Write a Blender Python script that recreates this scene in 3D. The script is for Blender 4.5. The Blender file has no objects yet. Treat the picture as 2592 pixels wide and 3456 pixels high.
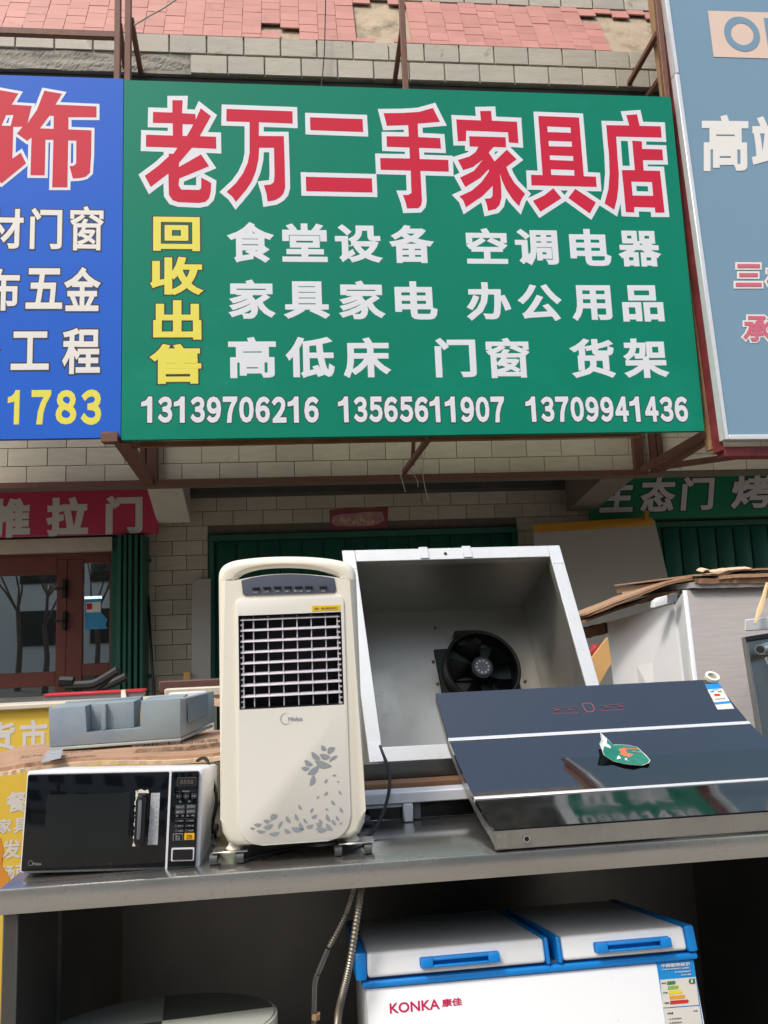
import bpy, bmesh, math, random
from mathutils import Vector, Matrix
random.seed(7)
SC = bpy.context.scene
COL = SC.collection

# ------------------------------------------------------------------ camera, sky, sun, exposure
EYE = Vector((0, 0, 1.62))
FPX, CX, CY = 2596.0, 1296.0, 1728.0
YAW, PITCH, ROLL = 0.103913, 0.140755, 0.0406205
_fw = Vector((math.sin(YAW)*math.cos(PITCH), math.cos(YAW)*math.cos(PITCH), math.sin(PITCH)))
_r0 = Vector((math.cos(YAW), -math.sin(YAW), 0))
_u0 = _r0.cross(_fw)
_rt = math.cos(ROLL)*_r0 - math.sin(ROLL)*_u0
_up = math.cos(ROLL)*_u0 + math.sin(ROLL)*_r0
cam = bpy.data.cameras.new('camera')
cam.sensor_fit = 'VERTICAL'; cam.sensor_height = 36.0
cam.lens = FPX/3456.0*36.0
cam.clip_start = 0.05; cam.clip_end = 500
camo = bpy.data.objects.new('camera', cam); COL.objects.link(camo)
m = Matrix((_rt, _up, -_fw)).transposed().to_4x4(); m.translation = EYE
camo.matrix_world = m
SC.camera = camo

SUN_EL, SUN_AZ = math.radians(55), math.radians(222)   # azimuth clockwise from +Y
w = bpy.data.worlds.new('World'); SC.world = w; w.use_nodes = True
nt = w.node_tree; nt.nodes.clear()
out = nt.nodes.new('ShaderNodeOutputWorld'); bg = nt.nodes.new('ShaderNodeBackground'); sky = nt.nodes.new('ShaderNodeTexSky')
sky.sky_type = 'NISHITA'; sky.sun_disc = False
sky.sun_elevation = SUN_EL; sky.sun_rotation = SUN_AZ
sky.air_density = 1.8; sky.dust_density = 4.5; sky.ozone_density = 1.0
bg.inputs['Strength'].default_value = 0.15
nt.links.new(sky.outputs[0], bg.inputs[0]); nt.links.new(bg.outputs[0], out.inputs[0])
sl = bpy.data.lights.new('sun', 'SUN'); sl.energy = 1.5; sl.angle = math.radians(11); sl.color = (1, 0.975, 0.95)
so = bpy.data.objects.new('sun', sl); COL.objects.link(so)
sd = Vector((math.sin(SUN_AZ)*math.cos(SUN_EL), math.cos(SUN_AZ)*math.cos(SUN_EL), math.sin(SUN_EL)))
so.rotation_euler = sd.to_track_quat('Z', 'Y').to_euler()
so.location = sd*30
vs = SC.view_settings
vs.view_transform = 'Standard'; vs.look = 'None'; vs.gamma = 1.0; vs.exposure = 0.32; vs.use_curve_mapping = False
SC.cycles.max_bounces = 8; SC.cycles.transparent_max_bounces = 12
SC.cycles.caustics_reflective = False; SC.cycles.caustics_refractive = False

# ------------------------------------------------------------------ survey helpers: a measured sight line cut with a real plane
def ray(px, py):
    return (px-CX)/FPX*_rt - (py-CY)/FPX*_up + _fw
def at(c, x, y, Y):
    d = ray(c[0]+x*c[2], c[1]+y*c[2]); return EYE + d*(Y/d.y)
def onz(c, x, y, z):
    d = ray(c[0]+x*c[2], c[1]+y*c[2]); return EYE + d*((z-EYE.z)/d.z)
def onp(c, x, y, p, n):
    d = ray(c[0]+x*c[2], c[1]+y*c[2]); return EYE + d*((p-EYE).dot(n)/d.dot(n))
S = (0, 0, 1.5625)
A0 = (0, 0, .7836); A1 = (1292, 0, .7836); A2 = (0, 700, .7836); A3 = (1292, 700, .7836)
B0 = (0, 1450, .5425); B1 = (600, 1600, .4219); B2 = (1100, 1600, .5425); B3 = (1800, 1450, .4774)
D0 = (0, 2250, .4822); D1 = (650, 2300, .4219); D2 = (1400, 2200, .7185); D3 = (0, 2800, .7836); D4 = (1000, 2800, .9596)
G0 = (0, 2200, .3842); G1 = (2000, 1850, .3842); G2 = (2150, 3150, .1808); G3 = (560, 2550, .1808); G4 = (380, 2250, .2291); G5 = (1150, 2450, .3014); G6 = (2200, 0, .3616)
T1 = (440, 300, .3617); T2 = (980, 340, .3617); T3 = (1480, 340, .3617); T4 = (1740, 340, .3617); T5 = (0, 260, .2652)

# ------------------------------------------------------------------ materials
def lin(h):
    h = h.lstrip('#'); v = [int(h[i:i+2], 16)/255 for i in (0, 2, 4)]
    return tuple(x/12.92 if x <= .04045 else ((x+.055)/1.055)**2.4 for x in v)
MATS = {}
def mat(name, col, rough=.5, metal=0.0, var=.08, scale=6.0, stretch=(1, 1, 1), bump=0.0, bscale=40.0, bstretch=(1, 1, 1), objrand=0.0,
        spec=.5, coat=0.0, dirt=None, dirtscale=3.0, dirtlo=.5, dirthi=.75, rvar=0.0, coord='Object', speck=None):
    """principled paint with colour noise, optional second (dirt or wear) colour, fine relief and a per-object shift"""
    k = bpy.data.materials.new(name); k.use_nodes = True; t = k.node_tree; N, L = t.nodes, t.links
    b = N['Principled BSDF']
    if isinstance(col, str): col = lin(col)
    tc = N.new('ShaderNodeTexCoord')
    def noise(sc, st, det=6, ro=.6):
        mp = N.new('ShaderNodeMapping'); mp.inputs['Scale'].default_value = st
        L.new(tc.outputs[coord], mp.inputs[0])
        if coord == 'Object':
            oi = N.new('ShaderNodeObjectInfo'); ad = N.new('ShaderNodeVectorMath'); ad.operation = 'MULTIPLY_ADD'
            L.new(oi.outputs['Random'], ad.inputs[0]); ad.inputs[1].default_value = (37, 51, 23); L.new(mp.outputs[0], ad.inputs[2])
            src = ad.outputs[0]
        else: src = mp.outputs[0]
        n = N.new('ShaderNodeTexNoise'); n.inputs['Scale'].default_value = sc; n.inputs['Detail'].default_value = det; n.inputs['Roughness'].default_value = ro
        L.new(src, n.inputs['Vector']); return n.outputs['Fac']
    n1 = noise(scale, stretch)
    mr = N.new('ShaderNodeMapRange'); mr.inputs[1].default_value = .25; mr.inputs[2].default_value = .75
    mr.inputs[3].default_value = 1-var; mr.inputs[4].default_value = 1+var; L.new(n1, mr.inputs[0])
    fac = mr.outputs[0]
    if objrand:
        oi = N.new('ShaderNodeObjectInfo'); m2 = N.new('ShaderNodeMapRange'); m2.inputs[3].default_value = 1-objrand; m2.inputs[4].default_value = 1+objrand*.6
        L.new(oi.outputs['Random'], m2.inputs[0]); mu = N.new('ShaderNodeMath'); mu.operation = 'MULTIPLY'
        L.new(fac, mu.inputs[0]); L.new(m2.outputs[0], mu.inputs[1]); fac = mu.outputs[0]
    vm = N.new('ShaderNodeVectorMath'); vm.operation = 'SCALE'; vm.inputs[0].default_value = col; L.new(fac, vm.inputs['Scale'])
    c = vm.outputs[0]
    if dirt is not None:
        if isinstance(dirt, str): dirt = lin(dirt)
        dn = noise(dirtscale, stretch, 9, .7); dr = N.new('ShaderNodeMapRange'); dr.inputs[1].default_value = dirtlo; dr.inputs[2].default_value = dirthi
        L.new(dn, dr.inputs[0]); mx = N.new('ShaderNodeMix'); mx.data_type = 'RGBA'
        L.new(dr.outputs[0], mx.inputs['Factor']); L.new(c, mx.inputs[6]); mx.inputs[7].default_value = (*dirt, 1); c = mx.outputs[2]
    if speck is not None:      # colour, noise scale, threshold, strength
        sn = noise(speck[1], (1, 1, 1), 3, .5); sr = N.new('ShaderNodeMapRange'); sr.inputs[1].default_value = speck[2]; sr.inputs[2].default_value = speck[2]+.06; sr.inputs[4].default_value = speck[3]
        L.new(sn, sr.inputs[0]); m3 = N.new('ShaderNodeMix'); m3.data_type = 'RGBA'; L.new(sr.outputs[0], m3.inputs['Factor']); L.new(c, m3.inputs[6]); m3.inputs[7].default_value = (*lin(speck[0]), 1); c = m3.outputs[2]
    L.new(c, b.inputs['Base Color'])
    b.inputs['Roughness'].default_value = rough; b.inputs['Metallic'].default_value = metal
    b.inputs['Specular IOR Level'].default_value = spec; b.inputs['Coat Weight'].default_value = coat; b.inputs['Coat Roughness'].default_value = .05
    if rvar:
        rn = noise(scale*1.7, stretch); r2 = N.new('ShaderNodeMapRange'); r2.inputs[1].default_value = .3; r2.inputs[2].default_value = .7
        r2.inputs[3].default_value = max(0, rough-rvar); r2.inputs[4].default_value = rough+rvar; L.new(rn, r2.inputs[0]); L.new(r2.outputs[0], b.inputs['Roughness'])
    if bump:
        bn = noise(bscale, bstretch, 5, .65); bp = N.new('ShaderNodeBump'); bp.inputs['Strength'].default_value = bump; bp.inputs['Distance'].default_value = .004
        L.new(bn, bp.inputs['Height']); L.new(bp.outputs[0], b.inputs['Normal'])
    MATS[name] = k; return k
M = MATS
mat('tile_cream', '#beb6a8', .55, var=.10, scale=5, stretch=(1, 1, 5), bump=.9, bscale=22, bstretch=(1, 1, 7), objrand=.10, dirt='#a58f6c', dirtscale=3, dirtlo=.62, dirthi=.85, speck=('#7a5c38', 9, .66, .4))
mat('tile_grey', '#beb6a6', .55, var=.10, scale=5, stretch=(1, 1, 5), bump=.7, bscale=22, bstretch=(1, 1, 7), objrand=.10, dirt='#8c7c66', dirtscale=4, dirtlo=.6, dirthi=.9, speck=('#6e604c', 12, .66, .35))
mat('tile_beige', '#d9cfb9', .55, var=.10, scale=5, stretch=(1, 1, 5), bump=.7, bscale=22, bstretch=(1, 1, 7), objrand=.08, dirt='#a09276', dirtscale=4, dirtlo=.6, dirthi=.9)
mat('tile_pink', '#bf857b', .55, var=.10, scale=4, bump=.3, bscale=30, objrand=.10, dirt='#77564c', dirtscale=2.2, dirtlo=.6, dirthi=.85)
mat('joint', '#6a635a', .9, var=.2, scale=20, bump=.5)
mat('plaster', '#b7a68f', .9, var=.18, scale=7, bump=1.0, bscale=25, dirt='#6f6353', dirtscale=4, dirtlo=.5, dirthi=.7)
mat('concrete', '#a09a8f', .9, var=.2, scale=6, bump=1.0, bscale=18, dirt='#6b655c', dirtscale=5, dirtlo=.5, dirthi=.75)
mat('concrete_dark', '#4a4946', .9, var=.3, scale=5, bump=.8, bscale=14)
mat('beam_white', '#c9c4b8', .85, var=.08, scale=4, bump=.3, dirt='#8a8378', dirtscale=3, dirtlo=.6, dirthi=.85)
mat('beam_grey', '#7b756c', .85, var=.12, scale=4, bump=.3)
mat('steel_brown', '#6f4a3c', .6, var=.15, scale=18, bump=.3, bscale=60, dirt='#8a5330', dirtscale=9, dirtlo=.55, dirthi=.75)
mat('steel_copper', '#96684a', .5, var=.15, scale=14, dirt='#6b432c', dirtscale=7)
mat('banner_green', '#05836a', .42, var=.035, scale=1.2, bump=.12, bscale=5, dirt='#15927a', dirtscale=.8, dirtlo=.55, dirthi=.8, spec=.2)
mat('banner_blue', '#2a67d2', .42, var=.035, scale=1.2, bump=.12, bscale=5, spec=.2)
mat('banner_greyblue', '#7d9cb4', .42, var=.025, scale=1.0, bump=.08, bscale=5, spec=.2)
mat('banner_red', '#cf2743', .5, spec=.2, var=.02); mat('banner_red_soft', '#d13a4c', .5, spec=.2, var=.02)
mat('banner_white', '#e4e7ee', .45, var=.02); mat('banner_offwhite', '#ece9e4', .45, var=.02)
mat('banner_yellow', '#ece156', .45, var=.02); mat('banner_ink', '#33303c', .5, var=.02)
mat('banner_beige', '#e6cbbb', .45, var=.02); mat('banner_pink', '#d36a80', .45, var=.02)
mat('board_crimson', '#c43a5e', .45, var=.06, scale=2); mat('board_green', '#0a7a50', .45, var=.08, scale=2)
mat('letter_grey', '#d6d2d0', .5, var=.03)
mat('alu', '#e2e4e8', .35, .3, var=.05, scale=20)
mat('alu_white', '#dfe3ea', .4, 0, var=.04, scale=10, dirt='#b9bcc0', dirtscale=5, dirtlo=.6, dirthi=.9)
mat('red_steel', '#7d2f33', .6, var=.25, scale=14, dirt='#4a2020', dirtscale=8)
mat('rusty', '#a0825e', .8, var=.25, scale=16, dirt='#70492b', dirtscale=8)
mat('shutter_green', '#1c5c4c', .5, var=.14, scale=4, stretch=(1, 1, .4), bump=.2, bscale=10, dirt='#123a32', dirtscale=3, dirtlo=.55, dirthi=.8)
mat('door_brown', '#6e3830', .45, var=.1, scale=4, rvar=.1)
mat('castor_grey', '#4a4d50', .5, var=.1, scale=20); mat('black_plastic', '#16171a', .4, var=.2, scale=30); mat('grey_plastic', '#6a6e74', .45, var=.1, scale=20)
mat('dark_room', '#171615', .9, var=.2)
mat('stainless', '#cfcdc9', .22, .95, var=.04, scale=1.5, stretch=(1, 3, 3), bump=.10, bscale=2.6, dirt='#b4b1ab', dirtscale=2.2, dirtlo=.5, dirthi=.85, rvar=.09, speck=('#8d8a84', 90, .67, .4))
mat('stainless_dull', '#6f6d6a', .44, .82, var=.06, scale=2, bump=.03, bscale=5, rvar=.06, dirt='#63615d', dirtscale=1.5, dirtlo=.4, dirthi=1.0)
mat('galvanized', '#bcbab2', .38, .75, var=.08, scale=2.5, rvar=.10, dirt='#8f8c84', dirtscale=5, dirtlo=.55, dirthi=.85, bump=.05, bscale=9, speck=('#6c6a64', 80, .68, .4))
mat('edge_metal', '#d6dade', .4, .1, var=.04, scale=14, dirt='#c8ccd0', dirtscale=6, dirtlo=.6, dirthi=.85, speck=('#a4a9ae', 70, .67, .4))
mat('cooler_cream', '#eee8da', .36, var=.03, scale=2, coat=.1, dirt='#d6c7a2', dirtscale=2.4, dirtlo=.52, dirthi=.9, rvar=.1, speck=('#9a8c70', 150, .70, .35))
mat('cooler_panel', '#e8e5dd', .40, var=.025, scale=2.5, coat=.1, rvar=.06, dirt='#cfc3a6', dirtscale=2.2, dirtlo=.6, dirthi=.95, speck=('#9a8f7a', 140, .70, .35))
mat('slate', '#5a6170', .4, var=.04); mat('louvre', '#cdc8d2', .4, var=.04); mat('inner_black', '#0b0d12', .6, var=.3)
mat('print_grey', '#9298a0', .5, var=.03); mat('sticker_yellow', '#e8c81e', .5, var=.05)
mat('mw_white', '#e6e8ee', .35, var=.03, scale=8, coat=.2, dirt='#b7b4ae', dirtscale=9, dirtlo=.66, dirthi=.9, speck=('#77736c', 120, .70, .4))
mat('mw_glass', '#0c0f13', .05, var=.2, spec=.5, coat=.3, rvar=.03, scale=10, speck=('#4a4f52', 80, .68, .5)); mat('mw_window', '#161c20', .12, var=.3, scale=5)
mat('lcd', '#5f5d4c', .3, var=.1); mat('key_grey', '#4c4c50', .5, var=.1); mat('key_line', '#9a9ca0', .5); mat('key_yellow', '#f2b81c', .5, var=.03)
mat('label_paper', '#b9bcc0', .6, var=.35, scale=160); mat('tape_residue', '#e9e4d4', .7, var=.1, scale=40)
mat('hood_glass', '#07080b', .03, var=.2, scale=4, spec=1.0, coat=1.0, rvar=.025, dirt='#14161a', dirtscale=7, dirtlo=.6, dirthi=.9, speck=('#4a4d52', 180, .70, .4))
mat('hood_glass_dusty', '#121417', .07, var=.3, scale=6, spec=.6, coat=.4, rvar=.05, dirt='#34373b', dirtscale=9, dirtlo=.45, dirthi=.9, speck=('#5a5d60', 170, .66, .4))
mat('hood_steel', '#b5b3ad', .33, .85, var=.08, scale=4, rvar=.1, dirt='#96938c', dirtscale=6, dirtlo=.5, dirthi=.8, speck=('#7d7a74', 110, .68, .4))
mat('trim_bright', '#eceef0', .3, .4, var=.03)
mat('print_red', '#8e4a50', .6); mat('freezer_white', '#f1f3f6', .35, var=.02, coat=.15, scale=3, speck=('#9a9c9e', 110, .71, .35)); mat('freezer_blue', '#0a83d6', .4, var=.05)
mat('freezer_grey', '#5f6b7a', .5); mat('konka_red', '#c8205a', .5)
mat('energy_blue', '#1688cf', .45); mat('energy_green', '#3f7a50', .5); mat('energy_lime', '#8fb043', .5); mat('energy_yellow', '#dfd02f', .5)
mat('energy_orange', '#d69a3c', .5); mat('energy_red', '#c4322f', .5); mat('paper_grey', '#d5d1ca', .6)
mat('tray_grey', '#8b979c', .75, var=.08, scale=5, bump=.2, bscale=50, dirt='#7487a0', dirtscale=2, dirtlo=.5, dirthi=.7)
mat('tray_edge', '#a7adac', .8, var=.12, scale=12)
mat('cardboard', '#b08d72', .85, var=.10, scale=5, stretch=(1, 5, 1), bump=.25, bscale=25, dirt='#94735a', dirtscale=4)
mat('cardboard_dark', '#8d6a50', .9, var=.15, scale=6, stretch=(1, 1, 6), bump=.4, bscale=30)
mat('cardboard_torn', '#d8bda0', .9, var=.15, scale=30, bump=.5, bscale=60); mat('carton_ink', '#5a5048', .7, var=.25, scale=30)
mat('tape_clear', '#b3b6bd', .25, var=.15, scale=30)
mat('yellow_board', '#e2c048', .45, var=.05, scale=2, dirt='#dcae3c', dirtscale=1.5)
mat('orange_print', '#dc9238', .5, var=.12, scale=3); mat('cream_rail', '#cfc6b4', .5, var=.08)
mat('red_strip', '#c02c38', .45, var=.1); mat('grip_black', '#2a2a2b', .55, var=.2, scale=30)
mat('wood_dark', '#5d4038', .6, var=.2, scale=8); mat('wood_tan', '#d8aa6c', .6, var=.12, scale=6, stretch=(1, 8, 1)); mat('wood_raw', '#d9bd90', .7, var=.15, scale=8)
mat('board_grey', '#aaa7a4', .7, var=.06, scale=3); mat('board_white', '#b2aca8', .75, var=.05, scale=2); mat('tape_yellow', '#b4811e', .5, var=.12, scale=9)
mat('cabinet_white', '#e9ecee', .28, var=.03, coat=.2, scale=3, speck=('#9a9a96', 90, .70, .3)); mat('cabinet_grain', '#a7a19f', .5, var=.10, scale=6, stretch=(1, 1, 14), bump=.15, bscale=20, bstretch=(1, 1, 12))
mat('steel_dark', '#6e706e', .3, .9, var=.2, scale=4, rvar=.1); mat('fan_green', '#2b3a38', .5, var=.15, scale=6); mat('fan_black', '#14161a', .45, var=.2)
mat('chrome', '#d8dade', .15, 1.0, var=.03); mat('cord_black', '#17181d', .5); mat('hose_steel', '#8d867c', .4, .8, var=.2, scale=40)
mat('disc_cream', '#e2e6da', .25, var=.04, coat=.2); mat('disc_reflect_dark', '#4a524e', .2, var=.1, coat=.2); mat('disc_reflect_mid', '#98a29b', .2, var=.1, coat=.2); mat('couplet_red', '#8d4650', .8, var=.15, scale=6); mat('couplet_pink', '#b58a8c', .8, var=.3, scale=20)
mat('couplet_gold', '#c8b48a', .7, var=.2, scale=20); mat('poster_blue', '#3a9fd6', .5, var=.15, scale=5); mat('string', '#b9b3a4', .9)
mat('leaflet_green', '#1f7d68', .35, var=.15, scale=12, coat=.3); mat('leaflet_orange', '#e8704c', .4); mat('leaflet_teal', '#58c4b8', .35, coat=.3)
mat('asphalt', (.05, .05, .05), .9, var=.2, scale=8, bump=.5); mat('paving', '#827c73', .85, var=.15, scale=4, bump=.4, objrand=.1)
mat('facade_cream', '#e2dfd8', .85, var=.08, scale=1, coord='Generated'); mat('window_dark', '#20262c', .1, var=.2); mat('bark', '#5b4c42', .9, var=.25, scale=12, bump=.5)
mat('twine_red', '#b03038', .7)
def glass_mat():
    k = bpy.data.materials.new('door_glass'); k.use_nodes = True; t = k.node_tree; N, L = t.nodes, t.links; N.clear()
    o = N.new('ShaderNodeOutputMaterial'); mx = N.new('ShaderNodeMixShader'); tr = N.new('ShaderNodeBsdfTransparent'); gl = N.new('ShaderNodeBsdfGlossy'); lw = N.new('ShaderNodeFresnel')
    lw.inputs[0].default_value = 1.9; gl.inputs['Roughness'].default_value = .01; tr.inputs[0].default_value = (.75, .8, .8, 1)
    mul = N.new('ShaderNodeMath'); mul.operation = 'MULTIPLY_ADD'; mul.inputs[1].default_value = 2.0; mul.inputs[2].default_value = .22
    L.new(lw.outputs[0], mul.inputs[0]); L.new(mul.outputs[0], mx.inputs[0]); L.new(tr.outputs[0], mx.inputs[1]); L.new(gl.outputs[0], mx.inputs[2]); L.new(mx.outputs[0], o.inputs[0])
    MATS['door_glass'] = k
glass_mat()
M['hood_glass'].node_tree.nodes['Principled BSDF'].inputs['IOR'].default_value = 1.75

# ------------------------------------------------------------------ object helpers
WPOS = {}
def thing(name, label, cat, loc, group=None, kind=None):
    o = bpy.data.objects.new(name, None); COL.objects.link(o); o.location = loc; o.empty_display_size = .1
    o['label'] = label; o['category'] = cat
    if group: o['group'] = group
    if kind: o['kind'] = kind
    WPOS[o.name] = Vector(loc); return o
def tag(o, label=None, cat=None, group=None, kind=None):
    if label: o['label'] = label
    if cat: o['category'] = cat
    if group: o['group'] = group
    if kind: o['kind'] = kind
    return o
def link(name, me, material, parent, origin):
    o = bpy.data.objects.new(name, me); COL.objects.link(o)
    if material is not None and not me.materials: me.materials.append(M[material] if isinstance(material, str) else material)
    if parent is not None:
        o.parent = parent; o.location = Vector(origin) - WPOS[parent.name]
    else: o.location = origin
    WPOS[o.name] = Vector(origin); return o
def finish(name, bm, material, parent, smooth=False):
    bmesh.ops.recalc_face_normals(bm, faces=bm.faces)
    vs_ = [v.co for v in bm.verts]
    lo = Vector((min(v.x for v in vs_), min(v.y for v in vs_), min(v.z for v in vs_))); hi = Vector((max(v.x for v in vs_), max(v.y for v in vs_), max(v.z for v in vs_)))
    c = Vector(((lo.x+hi.x)/2, (lo.y+hi.y)/2, lo.z))
    for v in bm.verts: v.co -= c
    me = bpy.data.meshes.new(name)
    if smooth:
        for f in bm.faces: f.smooth = True
    bm.to_mesh(me); bm.free()
    if smooth:
        try: me.set_sharp_from_angle(angle=math.radians(38))
        except Exception: pass
    return link(name, me, material, parent, c)
def bev(bm, r, seg=2, edges=None):
    if r > 0: bmesh.ops.bevel(bm, geom=list(edges if edges is not None else bm.edges), offset=r, segments=seg, affect='EDGES', profile=.5, clamp_overlap=True)
def add_hexa(bm, b, t):
    vb = [bm.verts.new(p) for p in b]; vt = [bm.verts.new(p) for p in t]; n = len(vb)
    bm.faces.new(vb[::-1]); bm.faces.new(vt)
    for i in range(n): bm.faces.new((vb[i], vb[(i+1) % n], vt[(i+1) % n], vt[i]))
def hexa(name, b, t, material, parent=None, r=0, seg=1):
    bm = bmesh.new(); add_hexa(bm, b, t); bev(bm, r, seg); return finish(name, bm, material, parent, r > 0)
def boxpts(x0, x1, y0, y1, z0, z1):
    return [Vector(p) for p in ((x0, y0, z0), (x1, y0, z0), (x1, y1, z0), (x0, y1, z0))], [Vector(p) for p in ((x0, y0, z1), (x1, y0, z1), (x1, y1, z1), (x0, y1, z1))]
def box(name, x0, x1, y0, y1, z0, z1, material, parent=None, r=0, seg=1):
    b, t = boxpts(x0, x1, y0, y1, z0, z1); return hexa(name, b, t, material, parent, r, seg)
def prism(name, pts, vec, material, parent=None, r=0, seg=2, smooth=None):
    """polygon pts swept by vec; r rounds the edge of the first face"""
    bm = bmesh.new(); vec = Vector(vec); a = [bm.verts.new(p) for p in pts]; b = [bm.verts.new(Vector(p)+vec) for p in pts]; n = len(a)
    f0 = bm.faces.new(a); bm.faces.new(b[::-1])
    for i in range(n): bm.faces.new((a[i], b[i], b[(i+1) % n], a[(i+1) % n]))
    if r: bev(bm, r, seg, list(f0.edges))
    return finish(name, bm, material, parent, (r > 0) if smooth is None else smooth)
def add_tube(bm, pts, r, n=8, cap=True):
    pts = [Vector(p) for p in pts]; rings = []
    for i, p in enumerate(pts):
        d = (pts[min(i+1, len(pts)-1)] - pts[max(i-1, 0)]).normalized()
        a = d.cross(Vector((0, 0, 1)) if abs(d.z) < .9 else Vector((0, 1, 0))).normalized(); b = d.cross(a)
        rr = r[i] if isinstance(r, (list, tuple)) else r
        rings.append([bm.verts.new(p + rr*(math.cos(2*math.pi*k/n+math.pi/n)*a + math.sin(2*math.pi*k/n+math.pi/n)*b)) for k in range(n)])
    for i in range(len(rings)-1):
        for k in range(n): bm.faces.new((rings[i][k], rings[i][(k+1) % n], rings[i+1][(k+1) % n], rings[i+1][k]))
    if cap: bm.faces.new(rings[0][::-1]); bm.faces.new(rings[-1])
def tube(name, pts, r, material, parent=None, n=8):
    bm = bmesh.new(); add_tube(bm, pts, r, n); return finish(name, bm, material, parent, n > 4)
def spline(pts, sub=8):
    pts = [Vector(p) for p in pts]; o = []
    for i in range(len(pts)-1):
        p0, p1, p2, p3 = pts[max(i-1, 0)], pts[i], pts[i+1], pts[min(i+2, len(pts)-1)]
        for k in range(sub):
            t = k/sub; o.append(.5*((2*p1)+(p2-p0)*t+(2*p0-5*p1+4*p2-p3)*t*t+(3*p1-p0-3*p2+p3)*t**3))
    o.append(pts[-1]); return o
def bar(name, a, b, sz, material, parent=None):
    return tube(name, [a, b], sz*.7071, material, parent, 4)
def rrect(x0, x1, z0, z1, r, n=5):
    rs = r if isinstance(r, (tuple, list)) else (r,)*4; o = []
    for (cx, cz, rr, a0) in ((x1-rs[0], z1-rs[0], rs[0], 0), (x0+rs[1], z1-rs[1], rs[1], 90), (x0+rs[2], z0+rs[2], rs[2], 180), (x1-rs[3], z0+rs[3], rs[3], 270)):
        for k in range(n+1):
            a = math.radians(a0+90*k/n); o.append((cx+rr*math.cos(a), cz+rr*math.sin(a)))
    return o

# ------------------------------------------------------------------ lettering
GLY = {}
def _curve_mesh(cu):
    o = bpy.data.objects.new('glyph', cu); COL.objects.link(o); bpy.context.view_layer.update()
    dg = bpy.context.evaluated_depsgraph_get(); me = bpy.data.meshes.new_from_object(o.evaluated_get(dg))
    V = [v.co.copy() for v in me.vertices]; F = [tuple(p.vertices) for p in me.polygons]
    bpy.data.objects.remove(o); bpy.data.curves.remove(cu); bpy.data.meshes.remove(me); return V, F
def glyph_data(ch, bold):
    key = (ch, round(bold, 4))
    if key not in GLY and ch == '１':
        cu = bpy.data.curves.new('glyph', 'CURVE'); cu.dimensions = '2D'; cu.fill_mode = 'BOTH'; cu.bevel_depth = bold; cu.bevel_resolution = 0
        pt = ((.30, 0), (.30, .72), (.235, .72), (.19, .65), (.11, .59), (.01, .56), (.01, .51), (.12, .525), (.22, .575), (.22, 0))
        sp = cu.splines.new('POLY'); sp.points.add(len(pt)-1); sp.use_cyclic_u = True
        for q_, p_ in zip(sp.points, pt): q_.co = (*p_, 0, 1)
        GLY[key] = _curve_mesh(cu)
    if key not in GLY:
        cu = bpy.data.curves.new('glyph', 'FONT'); cu.body = ch; cu.size = 1; cu.resolution_u = 3
        cu.bevel_depth = bold; cu.bevel_resolution = 0; GLY[key] = _curve_mesh(cu)
    return GLY[key]
def put_text(name, ch, bl, br, tl, nrm, material, parent, bold=.03, grow=0.0, lift=.003, base=None):
    """ink box of ch fitted to the parallelogram bl, br, tl; grow adds an outline of that many em beyond bold"""
    V0, _ = glyph_data(ch, bold) if base is None else base
    x0, x1 = min(v.x for v in V0), max(v.x for v in V0); y0, y1 = min(v.y for v in V0), max(v.y for v in V0)
    V, F = glyph_data(ch, bold+grow)
    zb = max(1e-6, max(abs(v.z) for v in V)); U, W = br-bl, tl-bl; bm = bmesh.new()
    vv = [bm.verts.new(bl + U*((v.x-x0)/(x1-x0)) + W*((v.y-y0)/(y1-y0)) + nrm*(lift + .00015*v.z/zb)) for v in V]
    for f in F:
        try: bm.faces.new([vv[i] for i in f])
        except ValueError: pass
    me = bpy.data.meshes.new(name); c = bl + (U+W)*.5
    for v in bm.verts: v.co -= c
    bm.to_mesh(me); bm.free(); return link(name, me, material, parent, c)
def put_poly(name, loops, o, u, v, nrm, material, parent, grow=0.0, lift=.003):
    """closed outlines (metres along u, v from o), holes included; grow widens them with mitred edges"""
    cu = bpy.data.curves.new('glyph', 'CURVE'); cu.dimensions = '2D'; cu.fill_mode = 'BOTH'; cu.bevel_depth = grow; cu.bevel_resolution = 0
    def blunt(lp):
        o_ = []; n_ = len(lp)
        for i_ in range(n_):
            p_, c_, q_ = Vector(lp[i_-1]), Vector(lp[i_]), Vector(lp[(i_+1) % n_]); a_, b_ = p_-c_, q_-c_
            if a_.length > 1e-6 and b_.length > 1e-6 and a_.angle(b_) < math.radians(62):
                o_ += [tuple(c_+a_.normalized()*min(grow*.5, a_.length*.4)), tuple(c_+b_.normalized()*min(grow*.5, b_.length*.4))]
            else: o_.append(tuple(c_))
        return o_
    if grow: loops = [blunt(l_) for l_ in loops]
    for lp in loops:
        sp = cu.splines.new('POLY'); sp.points.add(len(lp)-1); sp.use_cyclic_u = True
        for q, p in zip(sp.points, lp): q.co = (p[0], p[1], 0, 1)
    V, F = _curve_mesh(cu); zb = max(1e-6, max(abs(p.z) for p in V)); bm = bmesh.new()
    vv = [bm.verts.new(o + u*p.x + v*p.y + nrm*(lift + .00015*p.z/zb)) for p in V]
    for f in F:
        try: bm.faces.new([vv[i] for i in f])
        except ValueError: pass
    me = bpy.data.meshes.new(name); c = o + u*loops[0][0][0] + v*loops[0][0][1]
    for q in bm.verts: q.co -= c
    bm.to_mesh(me); bm.free(); return link(name, me, material, parent, c)
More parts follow.
